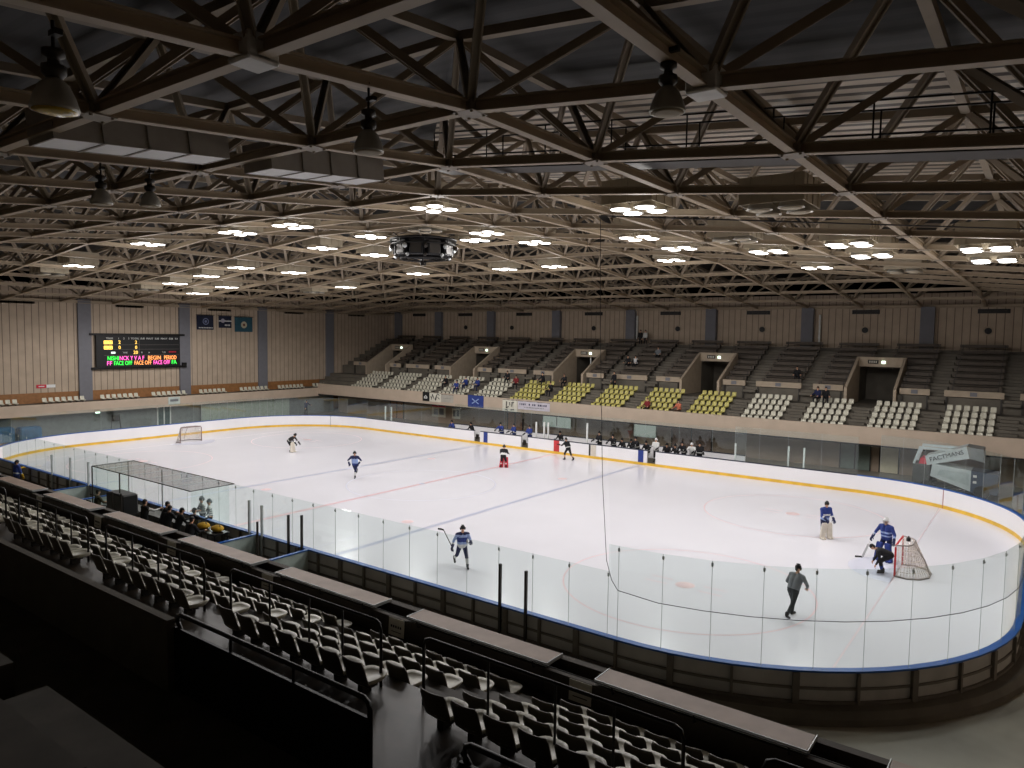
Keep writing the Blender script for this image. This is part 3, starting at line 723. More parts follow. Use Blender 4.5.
# goals
def goal(x, sgn, label):
    t = thing('hockey_goal', label, 'hockey goal', (x,0,0), 0 if sgn > 0 else pi, 'goals on the ice')
    w, h, dp = .915, 1.22, 1.1
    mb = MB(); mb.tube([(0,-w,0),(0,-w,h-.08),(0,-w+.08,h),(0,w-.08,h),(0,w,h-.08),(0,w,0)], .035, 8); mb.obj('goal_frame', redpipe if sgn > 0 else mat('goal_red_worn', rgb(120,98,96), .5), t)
    base = [(0,-w,.03),(.45,-w-.12,.03),(.85,-w+.12,.03),(dp,-.35,.03),(dp,.35,.03),(.85,w-.12,.03),(.45,w+.12,.03),(0,w,.03)]
    mb = MB(); mb.tube(base, .035, 8); mb.obj('base_frame', goalgrey, t)
    top = [(0,-w+.05,h),(.38,-w+.25,h),(.52,-.35,h),(.52,.35,h),(.38,w-.25,h),(0,w-.05,h)]
    mb = MB(); mb.tube(top, .025, 8); mb.tube([(.45,0,h),(.9,0,.6),(dp,0,.03)], .022, 8); mb.obj('top_frame', goalgrey, t)
    mb = MB()
    nm = netting('goal_net', (.8,.74,.68,1), .30) if 'goal_net' not in MATS else MATS['goal_net']
    bs = [Vector(p) for p in base]; tp = [Vector(top[0]), Vector(top[1]), Vector(top[1]).lerp(Vector(top[2]),.5), Vector(top[2]), Vector(top[3]), Vector(top[4]).lerp(Vector(top[3]),.5), Vector(top[4]), Vector(top[5])]
    for i in range(7): mb.add([bs[i],bs[i+1],tp[i+1],tp[i]], [(0,1,2,3)])
    mb.add([Vector(p) for p in top], [tuple(range(6))])
    # net cords
    mb.obj('net', nm, t)
    mb = MB()
    for i in range(7):
        for q in range(4):
            f = q/4; mb.bar(bs[i].lerp(bs[i+1],f), tp[i].lerp(tp[i+1],f), .012, .012)
        for q in range(1,6): mb.bar(bs[i].lerp(tp[i],q/6), bs[i+1].lerp(tp[i+1],q/6), .012, .012)
    mb.obj('net_cord', mat('net_cord', rgb(206,194,182), .8), t)
    return t
goal(26, 1, 'hockey goal with red posts at the right end beside the tall goalkeeper')
goal(-26, -1, 'empty hockey goal at the far left end of the ice')
t = thing('water_bottle', 'black water bottle lying on top of the right goal net', 'bottle', (26.3,.05,1.245))
mb = MB(); mb.lathe([(.0,0),(.08,0),(.085,.02),(.085,.10),(.05,.14),(.02,.15)], n=12); mb.obj('bottle_body', black, t)
mb = MB(); mb.lathe([(.03,.15),(.03,.19),(.0,.20)], n=10); mb.obj('cap', steel_d, t)

# protective net hung round the right end
nett = thing('protective_net', 'dark rope edged safety net hanging above the glass at right end', 'safety net', (0,0,0))
np_ = [(21.31,-15.12)] + [(x,y) for x,y,_,_ in rink_path(.12, 1.5, 12)[:32] if y < 6]
rope = mat('rope_dark', rgb(70,70,74), .8)
bot = [(x,y,2.30 if i > 1 else (2.64,2.40)[i]) for i,(x,y) in enumerate(np_)]
def top_pt(x, y):
    if y > -6.6: return (30.12, y, 12.3)
    q = max(0., min(1., ((x-21.31)*8.81 + (y+15.12)*8.5)/(8.81**2+8.5**2)))
    return (20.72 + q*9.4, -15.12 + q*8.5, 12.3)
top = [top_pt(x,y) for x,y in np_]
mb = MB(); mb.tube(top, .02, 6); mb.obj('top_cable', rope, nett)
mb = MB(); mb.tube(bot, .009, 6); mb.obj('hem_rope', rope, nett)
mb = MB(); mb.tube([(21.31,-15.12,2.64),(21.14,-15.12,3.15),(20.96,-15.12,5.3),(20.78,-15.12,9.5),(20.72,-15.12,12.3)], .009, 6); mb.obj('edge_rope', rope, nett)
mb = MB(); nn = len(np_); mb.add(top + bot, [(i,i+1,nn+i+1,nn+i) for i in range(nn-1)]); mb.obj('net_mesh', netting('fine_net', (.12,.12,.13,1), .035), nett)

# ================================================================== floor, walls
flo = mat('arena_floor', rgb(146,140,126), .55, var=.22, scale=.5)
mb = MB(); n = len(ip); hole = [(x,y,-.08) for x,y,_,_ in rink_path(.3)]
big = [(-39.2,-36,-.08),(39.4,-36,-.08),(39.4,35,-.08),(-39.2,35,-.08)]
mb.add(big, [(0,1,2,3)]); struct(mb.obj('floor', flo), 'concrete floor around the rink')
tanw_x = ribbed('tan_cladding_x', rgb(186,168,148), rgb(116,102,88), 'X', .55, width=.10)
tanw_y = ribbed('tan_cladding_y', rgb(186,168,148), rgb(116,102,88), 'Y', .55, width=.10)
XW, YW = -39.2, 35.0
mb = MB(); mb.box(XW-.2,-36.2,3.6,XW,35.2,13); struct(mb.obj('wall_left', tanw_y), 'tan ribbed wall at the left end')
mb = MB(); mb.box(XW-.2,-36.2,-.1,XW,35.2,3.6); struct(mb.obj('wall_left_base', wood), 'brown wooden band below the tan wall')
mb = MB(); mb.box(XW,YW,-.1,39.6,YW+.2,13); struct(mb.obj('wall_far', tanw_x), 'tan ribbed wall behind the far stand')
mb = MB(); mb.box(39.4,-36,-.1,39.6,35,13); struct(mb.obj('wall_right', tanw_y), 'tan ribbed wall at the right end')
mb = MB(); mb.box(XW,-36.2,-.1,39.6,-36,13); struct(mb.obj('wall_near', tanw_x), 'wall behind the camera')
for i, y in enumerate((-21.0,-11.8,-2.45,6.9,15.85,25.1)):
    mb = MB(); mb.box(XW,y-.55,2.73,XW+.22,y+.55,11.8); struct(mb.obj('wall_pillar', greyp))
for x in (-37.3,-30.3,-22.1,-13.0,-4.0,4.45,13.2,22.4,31.2):
    mb = MB(); mb.box(x-.5,YW-.45,8.3,x+.5,YW,11.9); struct(mb.obj('wall_pillar', greyp))
# dark vents under the roof edge, round speakers and pipes on the far wall
k = 0
vx = [-33.8,-26.2,-17.5,-8.5,.2,8.8,17.8,26.8]
for i, x in enumerate(vx):
    t = thing('air_vent', 'black slotted air vent high on far wall, %s from the left corner' % ORD[i], 'vent', (x,YW,11.35), 0, 'air vents under the far roof edge')
    mb = MB(); mb.box(-1.05,-.12,0,1.05,0,.34); mb.obj('vent_box', black, t); mb = MB(); mb.prof((-.9,-.14,.05),(.9,-.14,.05), [(-.03,-.04),(.03,-.04),(.03,.02)]); mb.prof((-.9,-.14,.2),(.9,-.14,.2), [(-.03,-.04),(.03,-.04),(.03,.02)]); mb.obj('louvre', steel_d, t)
for i, y in enumerate((-7.6,1.65,10.85,20.1,29.4)):
    t = thing('air_vent', 'black slotted air vent high on left wall, %s counted from the left edge' % ORD[i], 'vent', (XW,y,11.2), -pi/2, 'air vents under the left roof edge')
    mb = MB(); mb.box(-1.3,-.12,0,1.3,0,.34); mb.obj('vent_box', black, t); mb = MB(); mb.prof((-1.1,-.14,.05),(1.1,-.14,.05), [(-.03,-.04),(.03,-.04),(.03,.02)]); mb.obj('louvre', steel_d, t)
for i, x in enumerate((-26.1,-19.2,-8.45,1.0,9.2,17.8,26.5)):
    t = thing('wall_speaker', 'small round black fitting on the far wall, %s from the left' % ORD[i], 'wall fitting', (x,YW,10.0), 0, 'round fittings on far wall')
    mb = MB()
    for r0, r1, y0, y1 in ((.36,.36,-.03,0),(.24,.24,-.12,-.03)):
        mb.add([(r0*cos(a),y0,r0*sin(a)) for a in [2*pi*q/20 for q in range(20)]] + [(r1*cos(a),y1,r1*sin(a)) for a in [2*pi*q/20 for q in range(20)]], [(q,(q+1)%20,20+(q+1)%20,20+q) for q in range(20)] + [tuple(range(20))], 1 if y0 == -.03 else 0)
    mb.obj('horn', [black, tanpan], t)
for x, lab in ((-3.35,'white vertical pipe on far wall beside the standing spectators'),(14.2,'white vertical pipe on far wall right of grey pillar')):
    mb = MB(); mb.tube([(0,0,0),(0,0,2.6)], .09, 10); mb.tube([(0,0,.6),(0,0,.66)], .12, 10); mb.tube([(0,0,2.0),(0,0,2.06)], .12, 10); mb.box(-.05,0,1.0,.05,.2,1.06)
    tag(mb.obj('wall_pipe', whitepo, None, (x,YW-.16,8.7)), lab, 'pipe')

# ================================================================== stands
P0, PZ0, PZ1 = 21.0, 2.2, 3.36           # parapet distance and height
ROWD, RISE, F0 = .8, .36, 2.85
AISLE = 4.29
SEATY = .48
def seat_y(k): return 21.81 + ROWD*k
VOM = [-32.5,-19.4,-6.3,6.8,19.9,33.0]; VH = 1.65
def prism_x(mb, x0, x1, poly, sgn, mi=0):
    vs = [(x0, sgn*y, z) for y,z in poly] + [(x1, sgn*y, z) for y,z in poly]; n = len(poly)
    mb.add(vs, [(i,(i+1)%n,n+(i+1)%n,n+i) for i in range(n)] + [tuple(range(n-1,-1,-1)), tuple(range(n,2*n))], mi)
lower = [(21.24,2.2)] + [q for k in range(5) for q in ((21.24 if k == 0 else seat_y(k), F0+RISE*k), (seat_y(k)+ROWD, F0+RISE*k))]
lower += [(26.9,AISLE),(26.9,3.9),(25.0,3.3),(22.5,2.2)]
upper = [(26.9,3.8)] + [q for m in range(8) for q in ((26.9+.9*m, 5.25+.42*m),(27.8+.9*m, 5.25+.42*m))] + [(34.1,8.45),(35.0,8.45),(35.0,3.8)]
mb = MB(); prism_x(mb, -38.9, 39.3, lower, 1)
cuts = [-38.9] + [v for c in VOM for v in (c-VH, c+VH)] + [39.3]
for i in range(0, len(cuts)-1, 2):
    if cuts[i+1] > cuts[i]: prism_x(mb, cuts[i], cuts[i+1], upper, 1)
for c in VOM:
    hi = [(30.6,7.05)] + [q for m in range(5,8) for q in ((26.9+.9*m if m > 5 else 30.6, 5.25+.42*m if m > 5 else 7.35),(27.8+.9*m, 5.25+.42*m if m > 5 else 7.35))] + [(34.1,8.45),(35.0,8.45),(35.0,7.05)]
    prism_x(mb, c-VH, min(c+VH,39.3), hi, 1); mb.box(c-VH,26.85,4.1,min(c+VH,39.3),34.9,4.28); mb.box(c-VH,34.0,4.18,min(c+VH,39.3),34.1,7.05)
bl = lambda k: 4.45 + 4.38*k
for k in range(-9, 8):     # steps in the gangways between seat blocks
    x = bl(k) + 2.19
    for r in range(4): mb.box(x-.5, seat_y(r)+.42, F0+RISE*r, x+.5, seat_y(r)+.8, F0+RISE*r+.18)
    for r in range(8): mb.box(x-.5, 26.9+.9*r-.45, 5.25+.42*r-.42, x+.5, 26.9+.9*r, 5.25+.42*r-.21) if all(abs(x-c) > VH+.5 for c in VOM) else None
struct(mb.obj('grandstand_tier', concdark), 'stepped concrete tiers of the far stand')
mb = MB(); mb.box(-36.2,21.0,PZ0,39.3,21.24,PZ1); struct(mb.obj('parapet_far', beige), 'beige parapet of the far stand')
mb = MB(); mb.box(-36.2,20.9,PZ0-.1,39.3,21.3,PZ0); struct(mb.obj('trim_1', black), 'dark lower edge of the beige parapet')
mb = MB(); mb.box(-36.2,24.0,-.08,39.3,24.2,2.6); struct(mb.obj('wall_under_stand', mat('under_wall', rgb(150,134,118), .8, var=.1, scale=.6)), 'wall below the far stand')
# exits: tapered wing walls with a lintel
for i, c in enumerate(VOM[:5]):
    nm = ['half hidden leftmost exit portal beside the left wall','second exit portal from the left, above pale seats','middle exit portal with pale blue interior above yellow seats','fourth exit portal from the left, above right yellow seats','rightmost exit portal with wide dark opening above grey seats'][i]
    t = thing('exit_portal', nm, 'exit portal', (c,26.4,AISLE), 0, 'exit portals of the far stand')
    for sd in (-1,1):
        mb = MB(); poly = [(0,0),(0,1.31),(4.1,3.56),(4.3,3.56),(4.3,0)]
        x0, x1 = (VH*sd-.1, VH*sd+.1); vs = [(x0,y,z) for y,z in poly] + [(x1,y,z) for y,z in poly]
        mb.add(vs, [(q,(q+1)%5,5+(q+1)%5,5+q) for q in range(5)] + [(4,3,2,1,0),(5,6,7,8,9)]); mb.obj('wing_wall', tanpan, t)
    mb = MB(); mb.box(-VH,4.0,2.81,VH,4.25,3.56); mb.obj('lintel', tanpan, t)
    mb = MB(); mb.cbox((-.55,3.985,3.19), (.75,.05,.30), bev=.01); mb.obj('sign_plate', black, t)
    mb = MB()
    for q in range(4): mb.box(-.82+.15*q,3.945,3.11,-.74+.15*q,3.958,3.27)
    mb.obj('sign_mark', paper, t)
    mb = MB(); mb.cbox((.18,3.97,3.17), (.26,.08,.22), bev=.02); mb.obj('exit_light', exitm, t)
mb = MB(); mb.box(-.7,5.4,0,-.55,5.5,2.2); 
for c, lab in ((6.8,'r'),):
    pass
t = thing('white_post', 'white vertical post inside the middle exit portal', 'post', (-5.55,29.5,4.28)); mb = MB(); mb.tube([(0,0,.04),(0,0,2.8)], .06, 8); mb.obj('tube', whitepo, t); mb = MB(); mb.lathe([(.14,0),(.14,.04),(.07,.05)], n=12); mb.obj('base_plate', steel_d, t)
# benches on the upper tier, one per row and bay
nb = 0
for k in range(-9, 7):
    x0, x1 = bl(k)-1.55, bl(k)+1.55
    for m in range(8):
        a, b = x0, x1; yy = 26.9+.9*m+.50; z = 5.25+.42*m
        bad = [c for c in VOM if abs(c-bl(k)) < VH+1.6]
        if bad and yy < 30.7:
            c = bad[0]
            if c < bl(k): a = max(a, c+VH+.2)
            else: b = min(b, c-VH-.2)
            if b-a < .7: continue
        if nb == 0:
            t0 = thing('bench', '', 'bench'); bmh = {}
        lab = 'dark wooden bench in %s row of upper far stand, %s bay from the left' % (ORD[m], ORD[k+9] if k+9 < 15 else 'last')
        t = thing('bench', lab, 'bench', ((a+b)/2, yy, z), 0, 'benches of the upper far stand'); L = (b-a)/2; nb += 1
        key = round(L,2)
        if key not in bmh:
            q = MB(); q.box(-L,-.19,.36,L,.19,.42); s1 = q.mesh('seat',[bench_m]); q = MB(); q.box(-L,.19,.50,L,.24,.74); s2 = q.mesh('backrest',[bench_m])
            q = MB(); q.box(-.04,-.15,0,.04,.15,.36); q.box(-.03,.15,0,.03,.2,.72); s3 = q.mesh('leg',[steel_d]); bmh[key] = (s1,s2,s3)
        s1,s2,s3 = bmh[key]; link('seat', s1, t); link('backrest', s2, t)
        for xx in (-L+.2, L-.2): link('leg', s3, t, (xx,0,0))
bpy.data.objects.remove(t0)
# low tan fronts of the upper benches
n = 0
for k in range(-9, 7):
    a, b = bl(k)-1.75, bl(k)+1.75
    bad = [c for c in VOM if abs(c-bl(k)) < VH+1.8]
    if bad:
        c = bad[0]
        if c < bl(k): a = max(a, c+VH+.25)
        else: b = min(b, c-VH-.25)
        if b-a < 1.2: continue
    t = thing('barrier_panel', 'low tan barrier at front of upper far benches, %s from the left' % ORD[min(n,14)], 'barrier', ((a+b)/2,26.82,AISLE), 0, 'tan barriers along the far aisle'); n += 1; L = (b-a)/2
    mb = MB(); mb.box(-L,-.06,1.02,L,.06,1.46); mb.obj('panel', tanpan, t)
    for q in (-L+.15, L-.15): mb = MB(); mb.box(q-.05,-.05,0,q+.05,.05,1.02); mb.obj('post', steel_d, t)
    mb = MB(); mb.cbox((0,-.07,1.24), (.42,.02,.28)); mb.obj('sign_plate', greyp, t)

# ------------------------------------------------------------------ seats
def seat_meshes(m, mback):
    q = MB(); n = 10; vs = []   # seat pan: rounded dish
    for z, sc in ((.14,.80),(.21,1.0),(.225,.97),(.195,.78)):
        for i in range(n*2):
            a = 2*pi*i/(2*n); x = .215*sc*(abs(cos(a))**.6)*(1 if cos(a) >= 0 else -1); y = .235*sc*(abs(sin(a))**.7)*(1 if sin(a) >= 0 else -1) + .03
            vs.append((x,y,z))
    N = 2*n; fs = [tuple(range(N-1,-1,-1))] + [(r*N+i, r*N+(i+1)%N, (r+1)*N+(i+1)%N, (r+1)*N+i) for r in range(3) for i in range(N)] + [tuple(range(3*N,4*N))]
    q.add(vs, fs, 0, True); pan = q.mesh('seat', [m])
    q = MB(); vs = []; rows = 6; cols = 7   # curved back shell with rounded top, two skins
    for sk in (0,1):
        for r in range(rows+1):
            t = r/rows; z = .17 + .36*t; w = .205*(1 if t < .8 else sqrt(max(0,1-((t-.8)/.42)**2)))
            for c in range(cols+1):
                u = -1 + 2*c/cols; x = w*u; y = -.17 - .12*t + .03*u*u + (.0 if sk else -.02)
                vs.append((x,y,z))
    n1 = (rows+1)*(cols+1); W = cols+1; fs = []
    for r in range(rows):
        for c in range(cols):
            a = r*W+c; fs.append((a,a+W,a+W+1,a+1)); fs.append((n1+a,n1+a+1,n1+a+W+1,n1+a+W))
    rim = [r*W for r in range(rows+1)] + [rows*W+c for c in range(1,W)] + [r*W+cols for r in range(rows-1,-1,-1)] + [c for c in range(cols-1,0,-1)]
    for i in range(len(rim)): a, b = rim[i], rim[(i+1) % len(rim)]; fs.append((a,n1+a,n1+b,b))
    q.add(vs, fs, 0, True); back = q.mesh('backrest', [mback])
    q = MB(); q.box(-.05,-.12,.0,.05,.04,.16); q.box(-.17,-.10,.11,.17,.04,.155); brk = q.mesh('bracket', [steel_d])
    return pan, back, brk
def seat_single(m):
    a = seat_meshes(m, m); q = MB(); off = 0
    for me, mi in ((a[0],0),(a[1],0),(a[2],1)):
        q.add([(v.co.x*.84, v.co.y, v.co.z) for v in me.vertices], [tuple(p.vertices) for p in me.polygons], mi, True)
    return q
SEATB = mat('seat_back_painted_shade', rgb(92,87,76), .45, var=.08)  # same cream plastic; shade on the backs is put into the colour
pan, back, brk = seat_meshes(cream, SEATB)
def make_seat():
    t = thing('stadium_seat', 'cream moulded plastic seat', 'seat'); link('seat', pan, t); link('backrest', back, t); link('bracket', brk, t); return t
proto = None
# near stand: seats face the ice (+y)
near_blocks = [(k, bl(k)) for k in range(5, -4, -1)]
for bi, (k, cx) in enumerate(near_blocks):
    for r in range(5):
        for i in range(7):
            x = cx - 1.72 + .49*i; y = -(seat_y(r)+SEATY); z = F0+RISE*r
            lab = 'cream seat in near stand, %s row up, %s from left in %s block from right' % (ORD[r], ORD[i], ORD[bi])
            if proto is None:
                proto = make_seat(); o = proto; o.location = (x,y,z); o['label'] = lab
            else: o = dup(proto, (x,y,z), 0, lab)
            o['group'] = 'cream seats of the near stand'
# far stand: five yellow blocks as individual seats, the pale rest as one mass
ysrc = seat_single(yellowp); ymesh = ysrc.mesh('yellow_seat', [yellowp, steel_d])
for bi, k in enumerate(range(-3, 2)):
    for r in range(5):
        for i in range(6):
            x = bl(k) - 1.25 + .5*i
            if k in (-3,) and r == 4 and i in (1,4): pass
            o = link('yellow_seat', ymesh, None, (x, seat_y(r)+SEATY, F0+RISE*r), pi)
            tag(o, 'yellow seat in far stand, %s row from front, %s from left in %s yellow block' % (ORD[r], ORD[i], ORD[bi]), 'seat', 'yellow seats of the far stand')
src = seat_single(cream); big = MB()
def put(x, y, z, a):
    big.add([(lambda q: (q[0]+x, q[1]+y, q[2]+z))(rotz(v, a)) for v in src.v], src.f, 0, True); big.m[-len(src.f):] = src.m
for k in list(range(-8,-3)) + [2,3,4,5]:
    for r in range(5):
        nn = 7 if k < -4 else 6
        for i in range(nn): put(bl(k) - .25*(nn-1) + .5*i, seat_y(r)+SEATY, F0+RISE*r, pi)
# left end row
LB = [(-11.2,-7.7),(-6.5,-2.9),(-1.8,1.75),(2.85,6.4),(7.65,11.1),(12.2,15.8),(16.9,20.5),(21.6,25.4)]
for a, b in LB:
    n = int((b-a)/.5)
    for i in range(n): put(-37.75, a + .25 + .5*i, 2.72, -pi/2)
o = big.obj('pale_seats', [cream, steel_d]); tag(o, 'mass of pale seats in the far stand and along the left wall', 'seats', None, 'stuff')

# left end stand
mb = MB(); mb.box(-36.25,-36,1.95,-36.0,21.0,2.88); struct(mb.obj('parapet_left', beige), 'pale parapet of the left stand')
mb = MB(); mb.box(XW,-36,2.2,-36.25,21.1,2.72); struct(mb.obj('floor_left_stand', concdark), 'floor of the left stand')
mb = MB(); mb.box(-37.3,-36,-.08,-37.1,24,2.2); struct(mb.obj('wall_under_left', greywall), 'grey wall under the left stand')
mb = MB(); mb.add([(XW+.02,21.2,2.42),(XW+.02,26.6,4.7),(-36.3,21.2,2.42),(-34.6,21.2,2.65),(-36.4,26.6,4.7)], [(0,2,4,1)]); 

# near stand
nlow = [(21.72,2.0)] + [q for k in range(4) for q in ((21.72 if k == 0 else seat_y(k), F0+RISE*k), (seat_y(k)+ROWD, F0+RISE*k))]
mb = MB(); prism_x(mb, -38.9, 39.3, nlow + [(seat_y(4),2.0)], -1)
for k in range(-6, 8):
    x = bl(k) + 2.19
    x -= .2
    for r in range(4): mb.box(x-.5, -(seat_y(r)+.8), F0+RISE*r, x+.5, -(seat_y(r)+.42), F0+RISE*r+.18)
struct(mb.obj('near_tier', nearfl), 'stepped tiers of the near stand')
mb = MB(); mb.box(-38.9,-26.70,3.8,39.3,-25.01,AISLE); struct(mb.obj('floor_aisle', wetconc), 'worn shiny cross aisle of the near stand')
nup = [(26.70,3.4),(26.70,3.95),(28.3,3.95)]
for m in range(8): nup += [(28.3+.93*m, 4.57+.62*m),(28.3+.93*(m+1), 4.57+.62*m)]
nup += [(35.9,3.4)]
mb = MB()
for k in range(-5, 8):
    prism_x(mb, bl(k)-1.65, bl(k)+1.65, nup, -1)
    low = [(26.70,3.4),(26.70,3.95),(28.3,3.95)] + [q for m in range(8) for q in ((28.3+.93*m+.46, 3.95+.62*m),(28.3+.93*m+.46, 4.26+.62*m),(28.3+.93*(m+1), 4.26+.62*m),(28.3+.93*(m+1), 4.57+.62*m))][:-1] + [(35.9,3.4)]
    prism_x(mb, bl(k)+1.65, bl(k)+2.73, low, -1)
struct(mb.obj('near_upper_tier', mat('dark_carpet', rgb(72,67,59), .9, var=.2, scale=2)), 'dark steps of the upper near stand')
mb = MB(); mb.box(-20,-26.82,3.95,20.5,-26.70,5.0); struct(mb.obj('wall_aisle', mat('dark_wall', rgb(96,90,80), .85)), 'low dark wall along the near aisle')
# two walls of the trough at the front of the near stand
mb = MB(); mb.box(-38.9,-21.26,2.0,39.3,-21.10,3.34); mb.box(-38.9,-21.70,2.0,39.3,-21.58,3.30); mb.box(-38.9,-21.58,2.0,39.3,-21.26,2.9)
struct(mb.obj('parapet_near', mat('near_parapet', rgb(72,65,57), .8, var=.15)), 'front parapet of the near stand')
mb = MB(); mb.box(-38.9,-24.2,-.08,39.3,-24.0,2.6); struct(mb.obj('wall_under_near', greywall), 'wall under the near stand')
dk = None
for i, k in enumerate(range(6, -6, -1)):
    lab = 'brown topped press counter on near parapet, %s from the right' % ORD[i]; x = bl(k)-.08
    if dk is None:
        dk = thing('press_counter', lab, 'counter', (x,-21.42,3.34), 0, 'press counters on the near parapet'); mb = MB(); mb.cbox((0,-.01,.03), (3.4,.50,.06), bev=.012); mb.obj('counter_top', deskm, dk)
        mb = MB(); mb.box(-1.7,-.275,.0,1.7,-.262,.065); mb.box(-1.715,-.27,.0,-1.702,.25,.065); mb.box(1.702,-.27,.0,1.715,.25,.065); mb.obj('edge_strip', alu, dk)
        mb = MB(); mb.box(-1.65,-.30,-.55,1.65,-.285,-.02); mb.obj('front_panel', mat('counter_front', rgb(66,59,52), .7), dk)
    else: dup(dk, (x,-21.42,3.34), 0, lab)
for i, k in enumerate(range(6, -4, -1)):     # paper notices hung at the gaps
    x = bl(k) - 2.03
    t = thing('paper_notice', 'white paper notice hung on near parapet gap, %s from the right' % ORD[i], 'notice', (x,-21.74,2.92), 0, 'paper notices on the near parapet')
    mb = MB(); mb.cbox((0,0,.2), (.44,.008,.36), 0, tilt=-.06); mb.obj('sheet', paper, t)
    mb = MB()
    for q in range(5): mb.box(-.15+.065*q,-.014,.19,-.115+.065*q,-.006,.24)
    mb.box(-.14,-.014,.10,.14,-.006,.115); mb.obj('print', inkm, t)
t = thing('parapet_handrail', 'thin dark handrail running along the near parapet front', 'handrail', (0,-21.80,3.30))
mb = MB(); mb.tube([(-20,0,.12),(34,0,.12)], .010, 8); mb.obj('rail', iron, t)
for k in range(-5,7):
    for q in (-1.4,0,1.4): mb = MB(); mb.tube([(bl(k)+q,0,.12),(bl(k)+q,.02,.0),(bl(k)+q,.10,-.02)], .014, 6); mb.obj('bracket', iron, t)
# aisle railings behind the seat blocks
for i, k in enumerate(range(6, -5, -1)):
    t = thing('aisle_railing', 'dark tubular railing behind near seats, %s from the right' % ORD[i], 'railing', (bl(k)-.50,-25.30,AISLE), 0, 'railings along the near aisle')
    L = 1.79; mb = MB(); mb.tube([(-L,0,.0),(-L,0,.80),(-L+.03,0,.88),(-L+.1,0,.91),(L-.1,0,.91),(L-.03,0,.88),(L,0,.80),(L,0,0)], .022, 8); mb.obj('rail', iron, t)
    for q in (-.72,.25,1.0): mb = MB(); mb.tube([(q,0,0),(q,0,.91)], .017, 8); mb.obj('post', iron, t)
for i, (x0, x1) in enumerate(((20.5,24.55),(25.88,29.9))):
    t = thing('barrier_panel', ('dark barrier with handrail and solid panel beside the near aisle' if i == 0 else 'dark barrier whose rounded handrail end shows at bottom edge'), 'barrier', ((x0+x1)/2,-26.70,3.95)); L = (x1-x0)/2
    mb = MB(); mb.tube([(-L+.12,.02,.90),(-L+.02,.02,1.02),(-L+.05,.02,1.09),(-L+.12,.02,1.12),(L-.1,.02,1.12),(L-.02,.02,1.08),(L,.02,1.0),(L,.02,0)], .032, 8); mb.obj('rail', iron, t)
    for q in (-L+.05,-L*.33,L*.33): mb = MB(); mb.tube([(q,.02,0),(q,.02,1.12)], .022, 8); mb.obj('post', iron, t)
    mb = MB(); mb.box(-L,-.02,-.05,L,.02,.93); mb.obj('panel', black, t)

# ================================================================== roof
S = 4.38; CAM = Vector((30.407,-32.047,9.125))
def zl(x, y): return 15.26 - .0955*max(abs(x), abs(y))
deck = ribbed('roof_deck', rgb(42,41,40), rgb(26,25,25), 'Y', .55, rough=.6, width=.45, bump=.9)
deck_lit = ribbed('roof_deck_painted_lit', rgb(196,184,168), rgb(70,64,57), 'Y', .62, rough=.4, width=.42, bump=.9)  # brighter lighting of this roof bay is put into the sheet colour
A = 40.2; hh = 2.62
mb = MB(); E_ = 39.5; zt = lambda m: 15.26 - .0955*m + hh
vs = [(-E_,-36.2,zt(E_)),(E_,-36.2,zt(E_)),(E_,35.2,zt(E_)),(-E_,35.2,zt(E_))]
# hipped underside: apex plus points where the hips meet the long walls
P = {'a':(0,0,zt(0)),'nl':(-36.2,-36.2,zt(36.2)),'nr':(36.2,-36.2,zt(36.2)),'fr':(35.2,35.2,zt(35.2)),'fl':(-35.2,35.2,zt(35.2))}
kv = [P['a'],P['nl'],P['nr'],P['fr'],P['fl'],(-E_,-36.2,zt(E_)),(E_,-36.2,zt(E_)),(E_,35.2,zt(E_)),(-E_,35.2,zt(E_))]
kv.append((13.14,-13.14,zt(13.14))); kv.append((E_,-13.14,zt(E_))); kv.append((E_,0,zt(E_)))
fs = [(0,1,9),(9,1,2),(0,3,4),(9,2,6,10),(0,9,10,11),(0,11,7,3),(0,4,8,5,1)]
mb.add(kv, fs); mb.m[4] = 1; mb.add([(x,y,z+.12) for x,y,z in kv], [tuple(reversed(f)) for f in fs]); struct(mb.obj('ceiling', [deck, deck_lit]), 'dark corrugated roof deck above the trusses')

chordm = mat('chord_lit_tone', rgb(174,157,134), .55, var=.06, scale=2); webm = mat('web_shaded_tone', rgb(150,136,117), .55, var=.06, scale=2)  # same steel paint; bounce light on chords, shade on webs put into the colour
truss = thing('roof_truss', 'pale brown steel space frame truss under the whole hipped roof', 'roof truss')
def chord_line(fixed, horiz, lim0, lim1, off, w, h, name, ib=True):
    """one straight run of chord following the hips"""
    c = abs(fixed); pts = sorted({lim0, lim1} | {v for v in (-c, 0.0, c) if lim0 < v < lim1 and c > 0.01} | ({0.0} if c < .01 else set()))
    mb = MB()
    for a, b in zip(pts, pts[1:]):
        if horiz: p, q = (a,fixed,zl(a,fixed)+off), (b,fixed,zl(b,fixed)+off)
        else: p, q = (fixed,a,zl(fixed,a)+off), (fixed,b,zl(fixed,b)+off)
        (mb.ibeam if ib else mb.bar)(p, q, w, h) if ib else mb.bar(p, q, w, h)
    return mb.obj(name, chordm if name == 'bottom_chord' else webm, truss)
for i in range(-8, 9): chord_line(i*S, False, -35.9, 34.9, 0, .19, .21, 'bottom_chord')
for j in range(-8, 8): chord_line(j*S, True, -39.1, 39.3, 0, .19, .21, 'bottom_chord')
chord_line(34.8, True, -39.1, 39.3, 0, .24, .26, 'bottom_chord'); chord_line(-39.0, False, -35.9, 34.9, 0, .24, .26, 'bottom_chord')
for i in range(-9, 9): chord_line((i+.5)*S, False, -35.9, 34.9, 2.2, .2, .2, 'top_chord', False)
for j in range(-8, 8): chord_line((j+.5)*S, True, -39.1, 39.3, 2.2, .2, .2, 'top_chord', False)
webs = []; nodes = []
